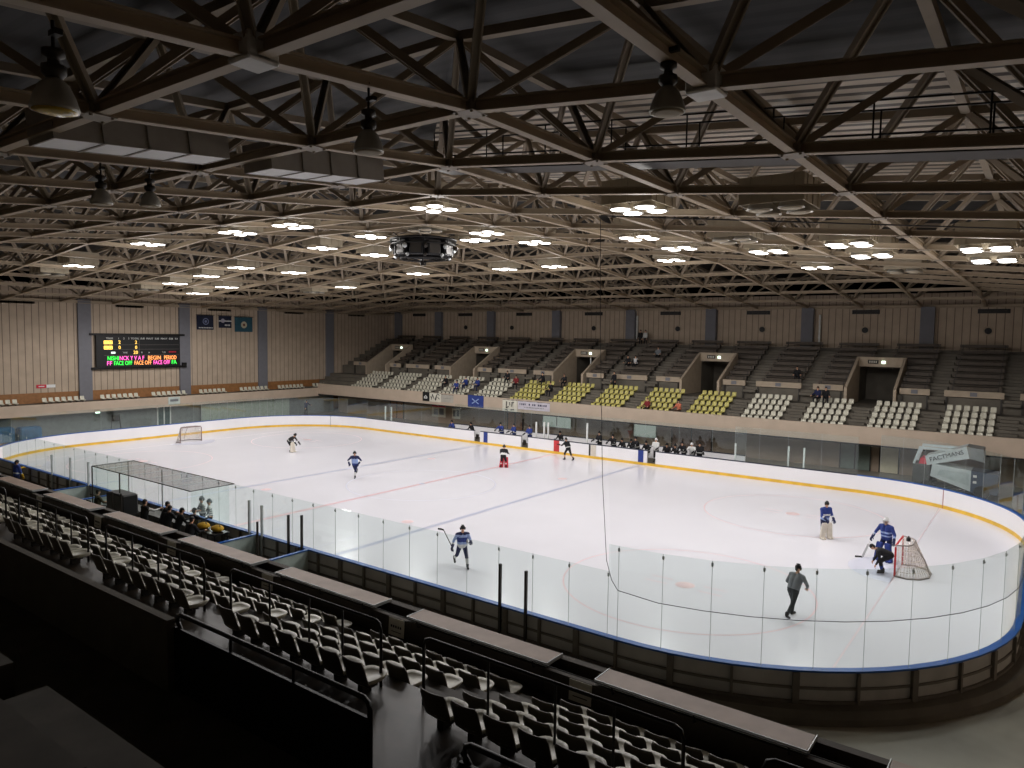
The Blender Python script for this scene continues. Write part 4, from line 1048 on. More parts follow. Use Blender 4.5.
for i in range(-8, 9):
    for j in range(-8, 8): nodes.append(Vector((i*S, j*S, zl(i*S,j*S))))
for i in range(-9, 9):
    for j in range(-8, 8):
        u = Vector(((i+.5)*S, (j+.5)*S, zl((i+.5)*S,(j+.5)*S)+2.2))
        for di in (0,1):
            for dj in (0,1):
                a, b = i+di, j+dj
                if -8 <= a <= 8 and -8 <= b <= 7: webs.append((u, Vector((a*S, b*S, zl(a*S,b*S)))))
fwd = Vector((sin(-.636238)*cos(-.066824), cos(-.636238)*cos(-.066824), sin(-.066824)))
rgt = Vector((cos(-.636238), -sin(-.636238), 0))
def inview(p): d = p-CAM; f = d.dot(fwd); return f > 1 and abs(d.dot(rgt)/f) < .78 and d.z/f < .72
def near_key(p): return (p-CAM).length if inview(p) else 500+(p-CAM).length
webs.sort(key=lambda w: near_key((w[0]+w[1])/2))
rest = MB()
def web_into(mb, u, l):
    d = (u-l).normalized(); sd = d.cross(Vector((0,0,1))).normalized()
    for q in (-.06,.06): mb.bar(l + d*.2 + sd*q, u - d*.08 + sd*q, .03, .15)
    mb.bar(l + d*.2, u - d*.08, .14, .025)
for n, (u, l) in enumerate(webs):
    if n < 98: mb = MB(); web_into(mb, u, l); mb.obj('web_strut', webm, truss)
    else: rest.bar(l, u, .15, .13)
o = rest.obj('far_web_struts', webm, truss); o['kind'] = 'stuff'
gus = mat('gusset_paint', rgb(150,138,122), .5, var=.08)
def gusset(mb, p):
    mb.cbox((p.x,p.y,p.z), (.27,.27,.26), 0, bev=.03); mb.cbox((p.x,p.y,p.z-.122), (.46,.46,.02)); 
    for a in (-1,1):
        for b in (-1,1): mb.lathe([(.03,-.03),(.03,.0)], (p.x+.17*a,p.y+.17*b,p.z-.13), 6)
nodes.sort(key=near_key); rest = MB()
for n, p in enumerate(nodes):
    if n < 60:
        mb = MB(); gusset(mb, p); wh = abs(p.x-5*S) < .1 and abs(p.y+6*S) < .1 or abs(p.x-6*S) < .1 and abs(p.y+5*S) < .1
        if wh: mb.cbox((p.x,p.y,p.z), (.46,.46,.36), 0, bev=.02)
        o = mb.obj('gusset_plate', mat('gusset_flash_white', rgb(226,224,220), .5) if wh else gus, truss)  # flash glare on these plates is painted in as white
        if wh: o['label'] = 'gusset plate with flash glare painted white'
    else: rest.cbox((p.x,p.y,p.z), (.27,.27,.27))
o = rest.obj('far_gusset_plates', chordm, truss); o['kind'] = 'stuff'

# catwalk inside the roof over the right end
t = thing('catwalk', 'dark catwalk with handrail inside the roof truss at right', 'catwalk', (0,-15.3,0))
zc = lambda x: zl(x,-15.3) + .26
for a, b in ((15.3,38.5),):
    mb = MB(); mb.bar((a,0,zc(a)), (b,0,zc(b)), .8, .06); mb.obj('walkway', steel_d, t)
    mb = MB()
    for q in (-.38,.38):
        for h in ((.55,1.05) if q > 0 else (1.05,)): mb.tube([(a,q,zc(a)+h),(b,q,zc(b)+h)], .022, 6)
    mb.obj('handrail', iron, t)
    mb = MB()
    for i in range(12):
        x = a + 2.0*i
        for q in (-.38,.38): mb.tube([(x,q,zc(x)),(x,q,zc(x)+1.05)], .02, 6)
    mb.obj('rail_posts', iron, t)
# light clusters
house = mat('light_housing', rgb(176,164,142), .7, var=.06); refl = mat('lamp_reflector', rgb(196,192,184), .35, metal=.5)
def cluster(on, label):
    t = thing('ceiling_light', label, 'light')
    mb = MB()
    for a in (0, pi/2, pi, 3*pi/2):
        q = rotz((0,-.86,.36), a); mb.cbox(q, (1.72,.03,.74), a)
        for s in (-.57,0,.57): q = rotz((s,-.885,.36), a); mb.cbox(q, (.05,.03,.74), a)
    mb.obj('housing', house, t)
    mb = MB(); mb.cbox((0,0,.70), (1.66,1.66,.03)); mb.obj('top_panel', house, t)
    for x in (-.43,.43):
        for y in (-.43,.43):
            mb = MB(); mb.lathe([(.36,-.12),(.345,-.10),(.30,.02),(.16,.14),(.09,.18),(.09,.42),(.0,.43)], (x,y,0), 16); o = mb.obj('lamp', refl, t)
            mb = MB(); mb.lathe([(.0,-.15),(.28,-.145),(.295,-.125),(.0,-.122)], (x,y,0), 16); mb.obj('lens', lampm if on else house, o)
    return t
lit = [(i,j) for j in (-.5,.5) for i in [q+.5 for q in range(-7,7)]] + [(i,j) for j in (-2.5,2.5) for i in (-4.5,-2.5,-.5,.5,2.5,4.5)]
dark = [(-6.5,-.5),(.5,-.5),(4.5,-.5),(-2.5,.5),(-.5,.5),(-2.5,-.5),(2.5,-.5),(2.5,.5),(-4.5,.5)]
unl = [(-5.5,-2.5),(-5.5,2.5),(5.5,-2.5),(5.5,2.5),(-6.5,-.5),(.5,-.5),(4.5,-.5)]
lit = [p for p in lit if p not in dark]
rown = {-2.5:'nearest row', -.5:'second row', .5:'third row', 2.5:'farthest row'}
def lab_of(i, j, on): return '%s lamp cluster in the %s of roof lights, %s from the left end' % ('lit four' if on else 'unlit four', rown[j], ORD[int(i+6.5)])
src_on = src_off = None
LAMP_W = 660.0
GLOW_W = 85.0
for i, j in sorted(lit + unl):
    on = (i,j) in lit; x, y = i*S, j*S; z = zl(x,y) - .12
    src = src_on if on else src_off
    if src is None:
        src = cluster(on, lab_of(i,j,on)); src.location = (x,y,z); o = src
        if on: src_on = src
        else: src_off = src
    else: o = dup(src, (x,y,z), 0, lab_of(i,j,on))
    o['group'] = 'lit roof lamp clusters' if on else 'unlit roof lamp clusters'
    # hanger rods reach up into the frame
    if on:
        l = bpy.data.lights.new('lamp_light', 'SPOT'); l.energy = LAMP_W; l.spot_size = radians(172); l.spot_blend = .30; l.shadow_soft_size = .45; l.color = (1,.972,.965)
        lo = bpy.data.objects.new('lamp_light', l); COL.objects.link(lo); lo.location = (x,y,z-.55)
        l = bpy.data.lights.new('lamp_spill', 'POINT'); l.energy = GLOW_W; l.shadow_soft_size = .5; l.color = (1,.96,.92)
        lo = bpy.data.objects.new('lamp_spill', l); COL.objects.link(lo); lo.location = (x,y,z-.62)
for (x, y, z, lab) in ((15.33,-24.55,12.72,'unlit ceiling box with four white panels, nearer of two at upper left'),(15.33,-20.0,13.05,'unlit ceiling box with four white panels, farther of two at upper left')):
    t = thing('ceiling_light_box', lab, 'ceiling box', (x,y,z), 0, 'white panelled boxes under the near roof'); t.rotation_euler = (.0953,0,0)
    for q in range(4): mb = MB(); mb.cbox((0,-1.29+.86*q,0), (.98,.82,.03)); mb.obj('diffuser_panel', white, t)
    mb = MB(); mb.box(-.54,-1.75,-.02,-.5,1.75,.62); mb.box(.5,-1.75,-.02,.54,1.75,.62); mb.box(-.5,-1.75,-.02,.5,-1.71,.62); mb.box(-.5,1.71,-.02,.5,1.75,.62)
    for q in (-.86,0,.86): mb.box(-.57,q-.03,-.03,.57,q+.03,.03); mb.box(-.57,q-.03,0,-.54,q+.03,.62); mb.box(.54,q-.03,0,.57,q+.03,.62)
    mb.box(-.5,-1.72,.58,.5,1.72,.62); mb.obj('housing', mat('box_grey', rgb(150,143,134), .6), t)
# bell shaped high bay lamps, unlit
bg = mat('bell_grey', rgb(176,174,166), .35, metal=.5); amber = mat('amber_lens', rgb(200,170,60), .2)
for (x, y, z0, zb, lab) in ((21.9,-28.66,12.2,11.40,'large unlit bell lamp with amber glass hanging at upper left corner'),(21.9,-24.3,12.8,11.88,'unlit grey bell lamp hanging right of the white ceiling plate'),(26.28,-23.18,12.6,12.02,'dark unlit bell lamp hanging beside the white gusset at upper right'),(13.14,-24.27,12.75,11.93,'unlit grey bell lamp under the white panelled box, left of two'),(13.14,-23.17,12.85,12.05,'unlit grey bell lamp under the white panelled box, right of two')):
    t = thing('bell_lamp', lab, 'lamp', (x,y,zb), 0, 'unlit bell lamps under the near roof')
    mb = MB(); mb.lathe([(.23,0),(.235,.02),(.20,.14),(.14,.27),(.07,.33),(.0,.34)], n=18); mb.obj('lamp_shade', bg, t)
    mb = MB(); mb.lathe([(.0,-.03),(.15,-.022),(.215,-.004),(.0,-.002)], n=18); mb.obj('lens', amber if 'amber' in lab else house, t)
    mb = MB(); mb.lathe([(.07,.33),(.12,.38),(.12,.46),(.06,.48),(.06,.54),(.11,.56),(.11,.62),(.03,.64)], n=12); mb.obj('ballast', steel_d, t)
    mb = MB(); mb.tube([(0,0,.62),(0,0,z0-zb+.12)], .02, 6); mb.cbox((.06,0,.78), (.16,.08,.06)); mb.obj('hanger', iron, t)

# central loudspeaker ring
t = thing('speaker_cluster', 'round black loudspeaker cluster hanging from the centre of the roof', 'loudspeaker', (0,0,13.45))
mb = MB(); n = 20
for r, z, tr in ((1.95,1.25,.07),(1.9,.95,.05),(1.35,.15,.05)): mb.tube([(r*cos(2*pi*i/n), r*sin(2*pi*i/n), z) for i in range(n)], tr, 8, 0, True)
for i in range(8): a = 2*pi*i/8; mb.tube([(1.95*cos(a),1.95*sin(a),1.25),(1.9*cos(a),1.9*sin(a),.95),(1.35*cos(a),1.35*sin(a),.15),(.2*cos(a),.2*sin(a),.0)], .04, 6)
mb.lathe([(1.95,1.22),(1.95,1.30),(.3,1.34),(.3,1.22)], n=20); mb.obj('ring_frame', blackm, t)
for i in range(10):
    a = 2*pi*i/10 + .2; mb = MB(); mb.cbox((1.45*cos(a),1.45*sin(a),.72), (.78,.55,.85), a+pi/2, tilt=.0, bev=.03); o = mb.obj('speaker_box', black, t)
    mb = MB(); c = Vector((1.76*cos(a),1.76*sin(a),.72)); mb.cbox(c, (.62,.04,.68), a+pi/2); mb.obj('grille', steel_d, o)
    mb = MB(); b = a + .31; mb.ball((1.98*cos(b),1.98*sin(b),.75), (.13,.13,.15), 10, 6); mb.ball((1.7*cos(b),1.7*sin(b),.28), (.10,.10,.12), 10, 6); mb.obj('spot_lamp', alu if i % 2 else steel_d, t)
mb = MB(); mb.tube([(0,0,0),(0,0,-.22)], .18, 10); mb.tube([(0,0,1.2),(0,0,1.75)], .12, 8)
for i in range(4): a = pi/4+pi/2*i; mb.tube([(1.2*cos(a),1.2*sin(a),1.3),(2.0*cos(a),2.0*sin(a),1.8)], .025, 6)
mb.obj('hanger', iron, t)

# ================================================================== scoreboard and flags on the left wall
def wall_text(txt, size, y, z, m, parent, name='lettering', x=-38.80, rx=None):
    me = text_mesh(txt, size, [m]); o = link(name, me, parent); o.rotation_euler = (pi/2,0,pi/2); o.location = (x, y, z)
    if rx:
        xs_ = [v.co.x for v in me.vertices]; o.scale = (rx/(max(xs_)-min(xs_)),1,1)
    return o
sb = thing('scoreboard', 'black electronic scoreboard with coloured lamp lettering on the left wall', 'scoreboard', (-39.2,2.36,5.6))
mb = MB(); mb.box(.02,-3.93,.05,.34,3.93,3.05); mb.obj('cabinet', black, sb)
mb = MB(); mb.box(0,-4.45,2.98,.42,4.4,3.17); mb.box(0,-4.35,-.12,.42,4.45,.08); mb.box(.0,4.15,-.15,.45,4.55,.35); mb.obj('support_rail', blackm, sb)
def U(cx): return -3.93 + 7.86*(cx-75)/885.
def VV(cy): return .08 + 2.95*(410-cy)/325.
mb = MB()
for cy in (185,232,292): mb.box(.34,U(150),VV(cy)-.012,.35,U(945),VV(cy)+.012)
mb.box(.34,U(508),VV(290),.35,U(511),VV(100)); mb.obj('divider', mat('dim_line', rgb(110,106,100), .6), sb)
X0 = .36
for txt, cx in (('TEAM',205),('1',297),('2',350),('3',400),('TOTAL',465),('SUB',545),('MAUT',622),('SUB',700),('MAUT',780),('SUB',857),('SU',918)):
    wall_text(txt, .24, U(cx), VV(121), whitepo, sb, 'heading', X0)
def glyphs(cx0, cx1, cy, hgt, m, nm):
    mb = MB(); y0, y1 = U(cx0), U(cx1); z = VV(cy); n = 2; w = (y1-y0)/n
    for i in range(n):
        a = y0 + w*i + .04; b = a + w - .08
        for zz in (-.5,0,.5): mb.box(.35,a,z+zz*hgt*.8-.035,.365,b,z+zz*hgt*.8+.035)
        for yy in (a, (a+b)/2, b): mb.box(.35,yy-.035,z-hgt*.45,.365,yy+.035,z+hgt*.45)
    return mb.obj(nm, m, sb)
glyphs(147,235,160,.34,led_y,'team_name'); glyphs(147,235,213,.34,led_y,'team_name')
for txt, cx, cy in (('2',305,160),('0',305,213),('2',475,160),('0',475,213),('20',470,265)): wall_text(txt, .44, U(cx), VV(cy), led_y, sb, 'digit', X0)
for cx, w in ((240,42),): mb = MB(); mb.box(.35,U(cx-w/2),VV(265)-.09,.365,U(cx+w/2),VV(265)+.09); mb.obj('lamp_mark', led_w, sb)
for txt, cx, m in (('TIME',360,whitepo),('B',535,whitepo),('A',612,whitepo),('T.O',775,whitepo)): wall_text(txt, .2, U(cx), VV(266), m, sb, 'heading', X0)
for q in range(5): mb = MB(); mb.box(.35,U(832+17*q),VV(262)-.06,.362,U(844+17*q),VV(262)+.06); mb.obj('red_mark', led_r, sb)
for txt, cx, w_, m in (('NISHI',238,110,led_g),('NCK Y V A F',430,255,led_m),('BEGIN',670,138,led_o),('PERIOD',846,138,led_o)): wall_text(txt, .55, U(cx), VV(324), m, sb, 'running_text', X0, w_*7.86/885)
for txt, cx, w_, m in (('FF',200,50,led_m),('FACE OFF',338,185,led_g),('FACE OFF',545,180,led_o),('FACE OFF',750,182,led_m),('FA',888,55,led_g)): wall_text(txt, .55, U(cx), VV(374), m, sb, 'running_text', X0, w_*7.86/885)

def flag(y0, y1, z0, z1, m, label):
    t = thing('wall_flag', label, 'flag', (-39.14,(y0+y1)/2,z0)); w = (y1-y0)/2; h = z1-z0; mb = MB(); n = 14; vs = []
    for s in (0,1):
        for i in range(n+1):
            y = -w + 2*w*i/n
            for z in (0, h): vs.append((.03+.02*sin(i*1.1)+.012*s, y, z))
    k = 2*(n+1); fs = [(2*i,2*i+2,2*i+3,2*i+1) for i in range(n)] + [(k+2*i,k+2*i+1,k+2*i+3,k+2*i+2) for i in range(n)]
    mb.add(vs, fs, 0, True); mb.obj('cloth', m, t)
    mb = MB(); mb.tube([(.05,-w-.08,h+.04),(.05,w+.08,h+.04)], .03, 6); mb.tube([(.05,-w*.6,h+.04),(.03,-w*.45,h+.25),(.03,w*.45,h+.25),(.05,w*.6,h+.04)], .012, 6); mb.obj('pole', iron, t); return t, w, h
def cdisc(c, r, m, name, t, r0=0.0):
    mb = MB(); n = 28; x = c[0]
    if r0: mb.add([(x,c[1]+q*cos(2*pi*i/n),c[2]+q*sin(2*pi*i/n)) for q in (r0,r) for i in range(n)], [(i,(i+1)%n,n+(i+1)%n,n+i) for i in range(n)])
    else: mb.add([(x,c[1]+r*cos(2*pi*i/n),c[2]+r*sin(2*pi*i/n)) for i in range(n)], [tuple(range(n))])
    return mb.obj(name, m, t)
t, w, h = flag(8.22,10.06,9.25,10.70,mat('flag_navy', rgb(26,30,52), .8),'navy flag with pale ring emblem and white lettering on left wall'); e = mat('emblem_pale', rgb(120,128,160), .8)
cdisc((.075,.05,h*.58),.34,e,'emblem',t,.25); cdisc((.075,.05,h*.58),.14,e,'emblem',t)
mb = MB()
for q in range(8): mb.box(.07,-.72+.18*q,.14,.076,-.60+.18*q,.25)
mb.box(.07,.72,.14,.076,.80,.25); mb.obj('lettering', offwh, t)
t, w, h = flag(10.64,12.11,9.47,10.68,mat('flag_navy', rgb(26,30,52), .8),'navy flag with white stripe and disc, middle of three on left wall')
mb = MB(); mb.box(.07,-w,.66,.074,w,.76); mb.obj('stripe', offwh, t); cdisc((.078,-.28,.74),.22,mat('disc_lilac', rgb(170,164,178), .8),'emblem',t)
mb = MB()
for q in range(4): mb.box(.07,-.05+.16*q,.20,.076,.06+.16*q,.36)
mb.obj('lettering', offwh, t)
t, w, h = flag(12.48,14.62,9.08,10.63,mat('teal_cloth', rgb(40,78,92), .8),'teal flag with cream disc emblem, rightmost of three on left wall')
cdisc((.075,.02,h*.48),.36,mat('disc_cream', rgb(186,176,150), .8),'emblem',t); cdisc((.085,.02,h*.48),.14,mat('disc_brown', rgb(110,62,46), .8),'emblem',t)
t = thing('wall_sign', 'small red and white sign low on the left wall', 'sign', (-39.18,-6.0,4.0)); mb = MB(); mb.cbox((.03,0,.15), (.04,.75,.30), bev=.01); mb.obj('plate', redc, t); mb = MB(); mb.cbox((.03,.75,.15), (.04,.7,.26), bev=.01); mb.obj('plate', white, t); mb = MB(); mb.box(.05,-.22,.11,.06,.22,.19); mb.obj('stroke', white, t)
t = thing('parapet_sign', 'pale notice board on the left stand parapet above the glass door', 'notice', (-35.99,4.04,2.14)); mb = MB(); mb.cbox((.02,0,.36), (.03,1.16,.72), bev=.01); mb.obj('plate', paleb, t); mb = MB(); 
mb.box(.036,-.4,.28,.042,.4,.50)
mb.obj('print', greyc, t)

# things below the left stand
XL = -37.1
t = thing('glass_door', 'white framed glass door with green exit light under left stand', 'door', (XL,3.6,-.08)); mb = MB()
for y in (-.62,0,.62): mb.box(0,y-.05,0,.10,y+.05,2.05)
mb.box(0,-.62,2.0,.10,.62,2.1); mb.box(0,-.62,0,.10,.62,.10); mb.obj('door_frame', whitepo, t)
for y in (-.31,.31): mb = MB(); mb.box(.04,y-.26,.1,.06,y+.26,2.0); mb.obj('door_glass', glass('door_glass', (.75,.85,.84,1), .2), t)
mb = MB(); mb.cbox((.10,.2,2.2), (.08,.45,.16), bev=.02); mb.obj('exit_light', greenl, t)
t = thing('wall_lamp', 'small bright lamp on grey wall under the left stand', 'lamp', (XL,-2.4,1.72)); mb = MB(); mb.cbox((.10,0,.11), (.16,.34,.22), bev=.03); mb.obj('lamp_glass', exitm, t); mb = MB(); mb.box(0,-.2,-.02,.04,.2,.24); mb.obj('base', steel_d, t)
t = thing('panel_screen', 'row of pale green partition panels below the left stand', 'screen', (XL+.5,12.3,-.08))
for q in range(11): mb = MB(); mb.cbox((0,-4.7+.94*q,.95), (.05,.9,1.9), bev=.012); mb.obj('panel', mat('pale_green_panel', rgb(158,170,158), .7), t); mb = MB(); mb.box(-.03,-5.19+.94*q,0,.03,-5.15+.94*q,1.95); mb.obj('post', alu, t)
blue_s = mat('blue_sheet', rgb(58,104,140), .7, var=.25, scale=2)
for i, (y, w, h) in enumerate(((-9.95,.7,1.25),(-8.1,.8,1.15))):
    t = thing('covered_stack', 'dull blue covered stack by the wall at far left, %s of two' % ('left','right')[i], 'covered stack', (-36.2,y,-.08)); mb = MB(); mb.cbox((0,0,h/2+.05), (1.0,2*w,h), bev=.12); mb.obj('cover', blue_s, t); mb = MB(); mb.box(-.55,-w-.05,0,.55,w+.05,.09); mb.obj('pallet', wood, t)
t = thing('easel_frame', 'dark folded stand near the wall lamp under left stand', 'stand', (-36.7,-1.0,-.08)); mb = MB(); mb.tube([(0,-.45,0),(0,-.3,1.6),(0,.3,1.6),(0,.45,0)], .04, 6); mb.tube([(.0,-.35,1.05),(.0,.35,1.05)], .03, 6); mb.obj('frame', blackm, t); mb = MB(); mb.cbox((.0,0,1.3), (.05,.55,.5), bev=.01); mb.obj('board', steel_d, t)
person('dark clothed person standing below left stand near the far corner', (-35.6,18.9,-.08), -pi/2, dict(lean=12, shL=50, elL=40), street(navy, blackc), key=('spec','stand2b'), pad='coat', voxel=.032)

# below the far stand
YF = 24.0
win = emit('window_glow', (.62,.70,.62,1), .40)
def wframe(name, x0, x1, z0, z1, m, fr=alu, bars=2):
    mb = MB(); mb.box(x0,YF-.06,z0,x1,YF-.02,z1); o = mb.obj(name, m); struct(o); mb = MB()
    for q in range(bars+1): x = x0 + (x1-x0)*q/bars; mb.box(x-.04,YF-.10,z0,x+.04,YF-.03,z1)
    mb.box(x0-.04,YF-.10,z0-.06,x1+.04,YF-.03,z0); mb.box(x0-.04,YF-.10,z1,x1+.04,YF-.03,z1+.06); mb.obj('frame', fr, o); return o
wframe('window_1', -7.3, -4.2, .75, 2.1, win); wframe('window_2', 2.1, 4.2, .7, 2.0, win, bars=1)
wframe('door_1', 21.2, 22.4, -.06, 1.95, mat('door_cream', rgb(206,196,166), .6), steel_d, 1); wframe('door_2', 18.6, 20.6, -.06, 1.95, mat('door_grey_green', rgb(104,116,108), .6), steel_d, 2)
wframe('door_3', -11.4, -9.6, -.06, 2.0, mat('door_brown', rgb(150,112,84), .6), steel_d, 2); wframe('door_4', 5.6, 9.0, -.06, 1.9, mat('door_dull', rgb(132,110,100), .6), steel_d, 2); wframe('door_5', -27.5, -25.5, -.06, 2.0, mat('door_brown', rgb(150,112,84), .6), steel_d, 2)
for x, lab, m in ((-20.4,'white poster with red heading on wall below the black banner',redc),(-18.0,'pale poster on the wall below white scribbled banner',greyc)):
    w = .95 if m is redc else .55
    t = thing('poster', lab, 'poster', (x,YF-.02,.55)); mb = MB(); mb.cbox((0,-.02,.62), (2*w,.02,1.25)); mb.obj('sheet', paper, t); mb = MB(); mb.box(-w,-.04,1.02,w,-.031,1.24); mb.obj('heading', m, t); mb = MB(); mb.box(-w*.7,-.04,.2,-.1*w,-.031,.85); mb.box(.1*w,-.04,.25,w*.75,-.031,.9); mb.obj('picture', greyc, t)
for i, x in enumerate([-31.5+4.38*q for q in range(14)]):
    t = thing('soffit_downlight', 'small lamp under the beige parapet edge, %s from the left' % ORD[i], 'lamp', (x,21.6,2.02), 0, 'small lamps under the far parapet'); mb = MB(); mb.lathe([(.05,.18),(.05,.12),(.11,.08),(.11,.0),(.0,-.02)], n=12); mb.obj('lamp_shade', emit('soffit_glow', (1,.9,.75,1), .9), t); mb = MB(); mb.box(-.07,-.07,.16,.07,.07,.19); mb.obj('base', steel_d, t)

# banners on the far parapet
def banner(x0, x1, z0, z1, m, label):
    t = thing('banner', label, 'banner', ((x0+x1)/2,20.96,z0)); w = (x1-x0)/2; h = z1-z0; mb = MB(); n = 12
    vs = [(-w+2*w*i/n, .02*sin(i*1.7)-.012*s, z) for s in (0,1) for i in range(n+1) for z in (0,h)]; k = 2*(n+1)
    mb.add(vs, [(2*i,2*i+1,2*i+3,2*i+2) for i in range(n)] + [(k+2*i,k+2*i+2,k+2*i+3,k+2*i+1) for i in range(n)], 0, True); mb.obj('cloth', m, t)
    mb = MB(); mb.tube([(-w,.0,h),(w,.0,h)], .02, 6); mb.obj('hem_cord', iron, t); return t, w, h
def strokes(t, m, lst, th=.06):
    mb = MB()
    for a, b, c, d in lst: mb.bar((a,-.045,b), (c,-.045,d), .012, th, 0, (0,1,0)) if False else mb.prof((a,-.045,b),(c,-.045,d),[(-th/2,-.006),(th/2,-.006),(th/2,.006),(-th/2,.006)],0,(0,1,0))
    return mb.obj('lettering', m, t)
t, w, h = banner(-19.85,-18.95,2.47,3.36,black,'black banner with white mark on beige parapet, leftmost banner'); strokes(t, offwh, [(-.22,.35,.0,.55),(0,.55,.22,.35),(-.22,.3,.22,.3)], .1)
t, w, h = banner(-18.9,-17.4,2.45,3.34,paper,'white banner with black brush strokes beside the black banner'); strokes(t, black, [(-.5,.2,-.3,.75),(-.35,.75,-.1,.3),(.0,.2,.25,.75),(.25,.75,.1,.15),(.35,.5,.6,.3),(-.6,.5,-.45,.4),(.3,.8,.6,.7)], .07)
t, w, h = banner(-17.35,-15.8,2.5,3.25,mat('greyish_cloth', rgb(176,170,160), .8),'plain greyish banner between white banner and blue banner'); strokes(t, greyc, [(-.5,.4,.5,.4)], .03)
t, w, h = banner(-13.95,-12.05,2.28,3.42,royal,'blue banner with pale crossed mark hung over parapet'); strokes(t, pale_bl, [(-.4,.35,.4,.8),(-.4,.8,.4,.35),(-.15,.58,.15,.58)], .09)
t, w, h = banner(-9.8,-8.12,2.15,3.24,paper,'white hanging banner with black brush strokes below yellow seats'); strokes(t, black, [(-.35,.95,-.38,.35),(-.4,.35,-.1,.5),(0,.9,.05,.6),(.2,.85,.5,.9),(.3,.9,.22,.5),(-.5,.2,-.2,.15),(.1,.2,.5,.25)], .08)
t, w, h = banner(-8.05,-4.6,2.48,3.22,mat('lilac_cloth', rgb(206,200,210), .8),'long pale banner with two lines of small dark lettering')
strokes(t, navy, [(-1.5+.2*q,.48,-1.5+.2*q+(.06,.1,.12)[q%3],.48) for q in range(15) if q not in (4,6,9)], .16); strokes(t, greyc, [(-1.0+.17*q,.22,-1.0+.17*q+.1,.22) for q in range(13)], .07)

# ================================================================== booth and penalty boxes on the near side
bt = thing('timekeeper_booth', 'glass roofed officials booth on the near side of the rink', 'booth', (0,0,0))
rg = glass('booth_roof_glass', (.95,.94,.94,1), .06)
for q in range(7): x0 = -4.82+1.2*q; mb = MB(); mb.box(x0+.01,-16.85,2.82,x0+1.19,-14.95,2.845); mb.obj('roof_pane', rg, bt); mb = MB(); mb.box(x0-.012,-16.85,2.845,x0+.012,-14.95,2.86); mb.obj('glazing_bar', mat('joint_pale', rgb(176,184,184), .4), bt)
mb = MB(); mb.bar((-4.82,-16.86,2.83),(3.58,-16.86,2.83),.025,.04); mb.bar((-4.82,-14.95,2.83),(3.58,-14.95,2.83),.02,.03); mb.bar((3.58,-16.86,2.83),(3.58,-14.95,2.83),.02,.03); mb.bar((-4.82,-16.86,2.83),(-4.82,-14.95,2.83),.02,.03); mb.obj('roof_edge', steel_d, bt)
for x, y in ((-4.82,-16.86),(-2.2,-16.86),(-4.82,-15.22),(-1.7,-15.22)): mb = MB(); mb.tube([(x,y,.3),(x,y,2.82)], .03, 8); mb.obj('post', steel_d if y < -16 else alu, bt)
mb = MB(); mb.box(3.57,-16.85,1.09,3.585,-15.2,2.82); mb.obj('end_glass', gl, bt); mb = MB(); mb.box(-4.83,-16.85,1.09,-4.815,-15.2,2.82); mb.obj('end_glass', gl, bt)
mb = MB(); mb.box(-9.2,-17.9,-.08,8.6,-15.2,.30); struct(mb.obj('floor_booth_platform', concdark), 'raised floor of the booth and penalty boxes')
pb = thing('penalty_box_walls', 'low pale walls with blue cap around booth and penalty boxes', 'low wall', (0,0,0))
for x, y0, y1 in ((-9.2,-17.9,-15.2),(-6.1,-17.9,-15.2),(5.35,-17.9,-15.2),(8.62,-17.9,-15.2)):
    mb = MB(); mb.box(x-.04,y0,.3,x+.04,y1,1.05); mb.obj('panel', paleb, pb); mb = MB(); mb.box(x-.07,y0,1.05,x+.07,y1,1.09); mb.obj('cap_rail', capblue, pb)
for x0, x1 in ((-9.2,-6.1),(5.35,8.62)): mb = MB(); mb.box(x0,-17.94,.3,x1,-17.86,1.0); mb.obj('panel', paleb, pb)
for x, y, zt in ((8.62,-17.3,2.55),(-1.95,-17.3,2.1),(-1.15,-17.3,2.15)): mb = MB(); mb.tube([(x,y,.3),(x,y,zt)], .04, 8); mb.obj('post', steel_d, pb)
for x0, x1, lab in ((5.8,8.2,'grey bench inside the right penalty box'),(-8.6,-6.6,'grey bench inside the left penalty box')):
    t = thing('players_bench', lab, 'bench', ((x0+x1)/2,-17.5,.30)); L = (x1-x0)/2; mb = MB(); mb.box(-L,-.2,.42,L,.2,.46); mb.obj('seat', greyp, t)
    for q in (-L+.3,L-.3): mb = MB(); mb.box(q-.04,-.16,0,q+.04,.16,.42); mb.obj('leg', steel_d, t)
t = thing('scorer_desk', 'dark desk along the boards inside the officials booth', 'desk', (0,-15.9,.30)); mb = MB(); mb.box(-4.4,-.35,.72,3.4,.3,.77); mb.obj('desk_top', mat('desk_grey', rgb(84,82,78), .6), t)
for q in (-4.2,-1.6,1.0,3.2): mb = MB(); mb.box(q-.04,-.3,0,q+.04,.25,.72); mb.obj('leg', steel_d, t)
t = thing('equipment_case', 'tall black equipment case standing in the booth left of the people', 'case', (-2.3,-16.72,.30)); mb = MB(); mb.cbox((0,0,.84), (1.5,.7,1.6), bev=.06); mb.obj('case_body', black, t); mb = MB(); mb.cbox((.0,-.36,1.15), (.34,.03,.10), bev=.01); mb.obj('handle', steel_d, t); mb = MB(); mb.box(-.76,-.36,.75,.76,.36,.78); mb.obj('edge_trim', steel_d, t)
t = thing('office_chair', 'dark chair under the seated person in olive jacket left of the booth', 'chair', (-5.0,-16.72,.30)); mb = MB(); mb.cbox((0,0,.45), (.46,.44,.06), bev=.02); mb.obj('seat', blackc, t); mb = MB(); mb.cbox((0,-.24,.72), (.44,.05,.42), bev=.02); mb.obj('backrest', blackc, t); mb = MB(); mb.tube([(0,0,.06),(0,0,.42)], .03, 8); mb.bar((-.28,0,.04),(.28,0,.04),.05,.05); mb.bar((0,-.28,.04),(0,.28,.04),.05,.05); mb.obj('base', steel_d, t)
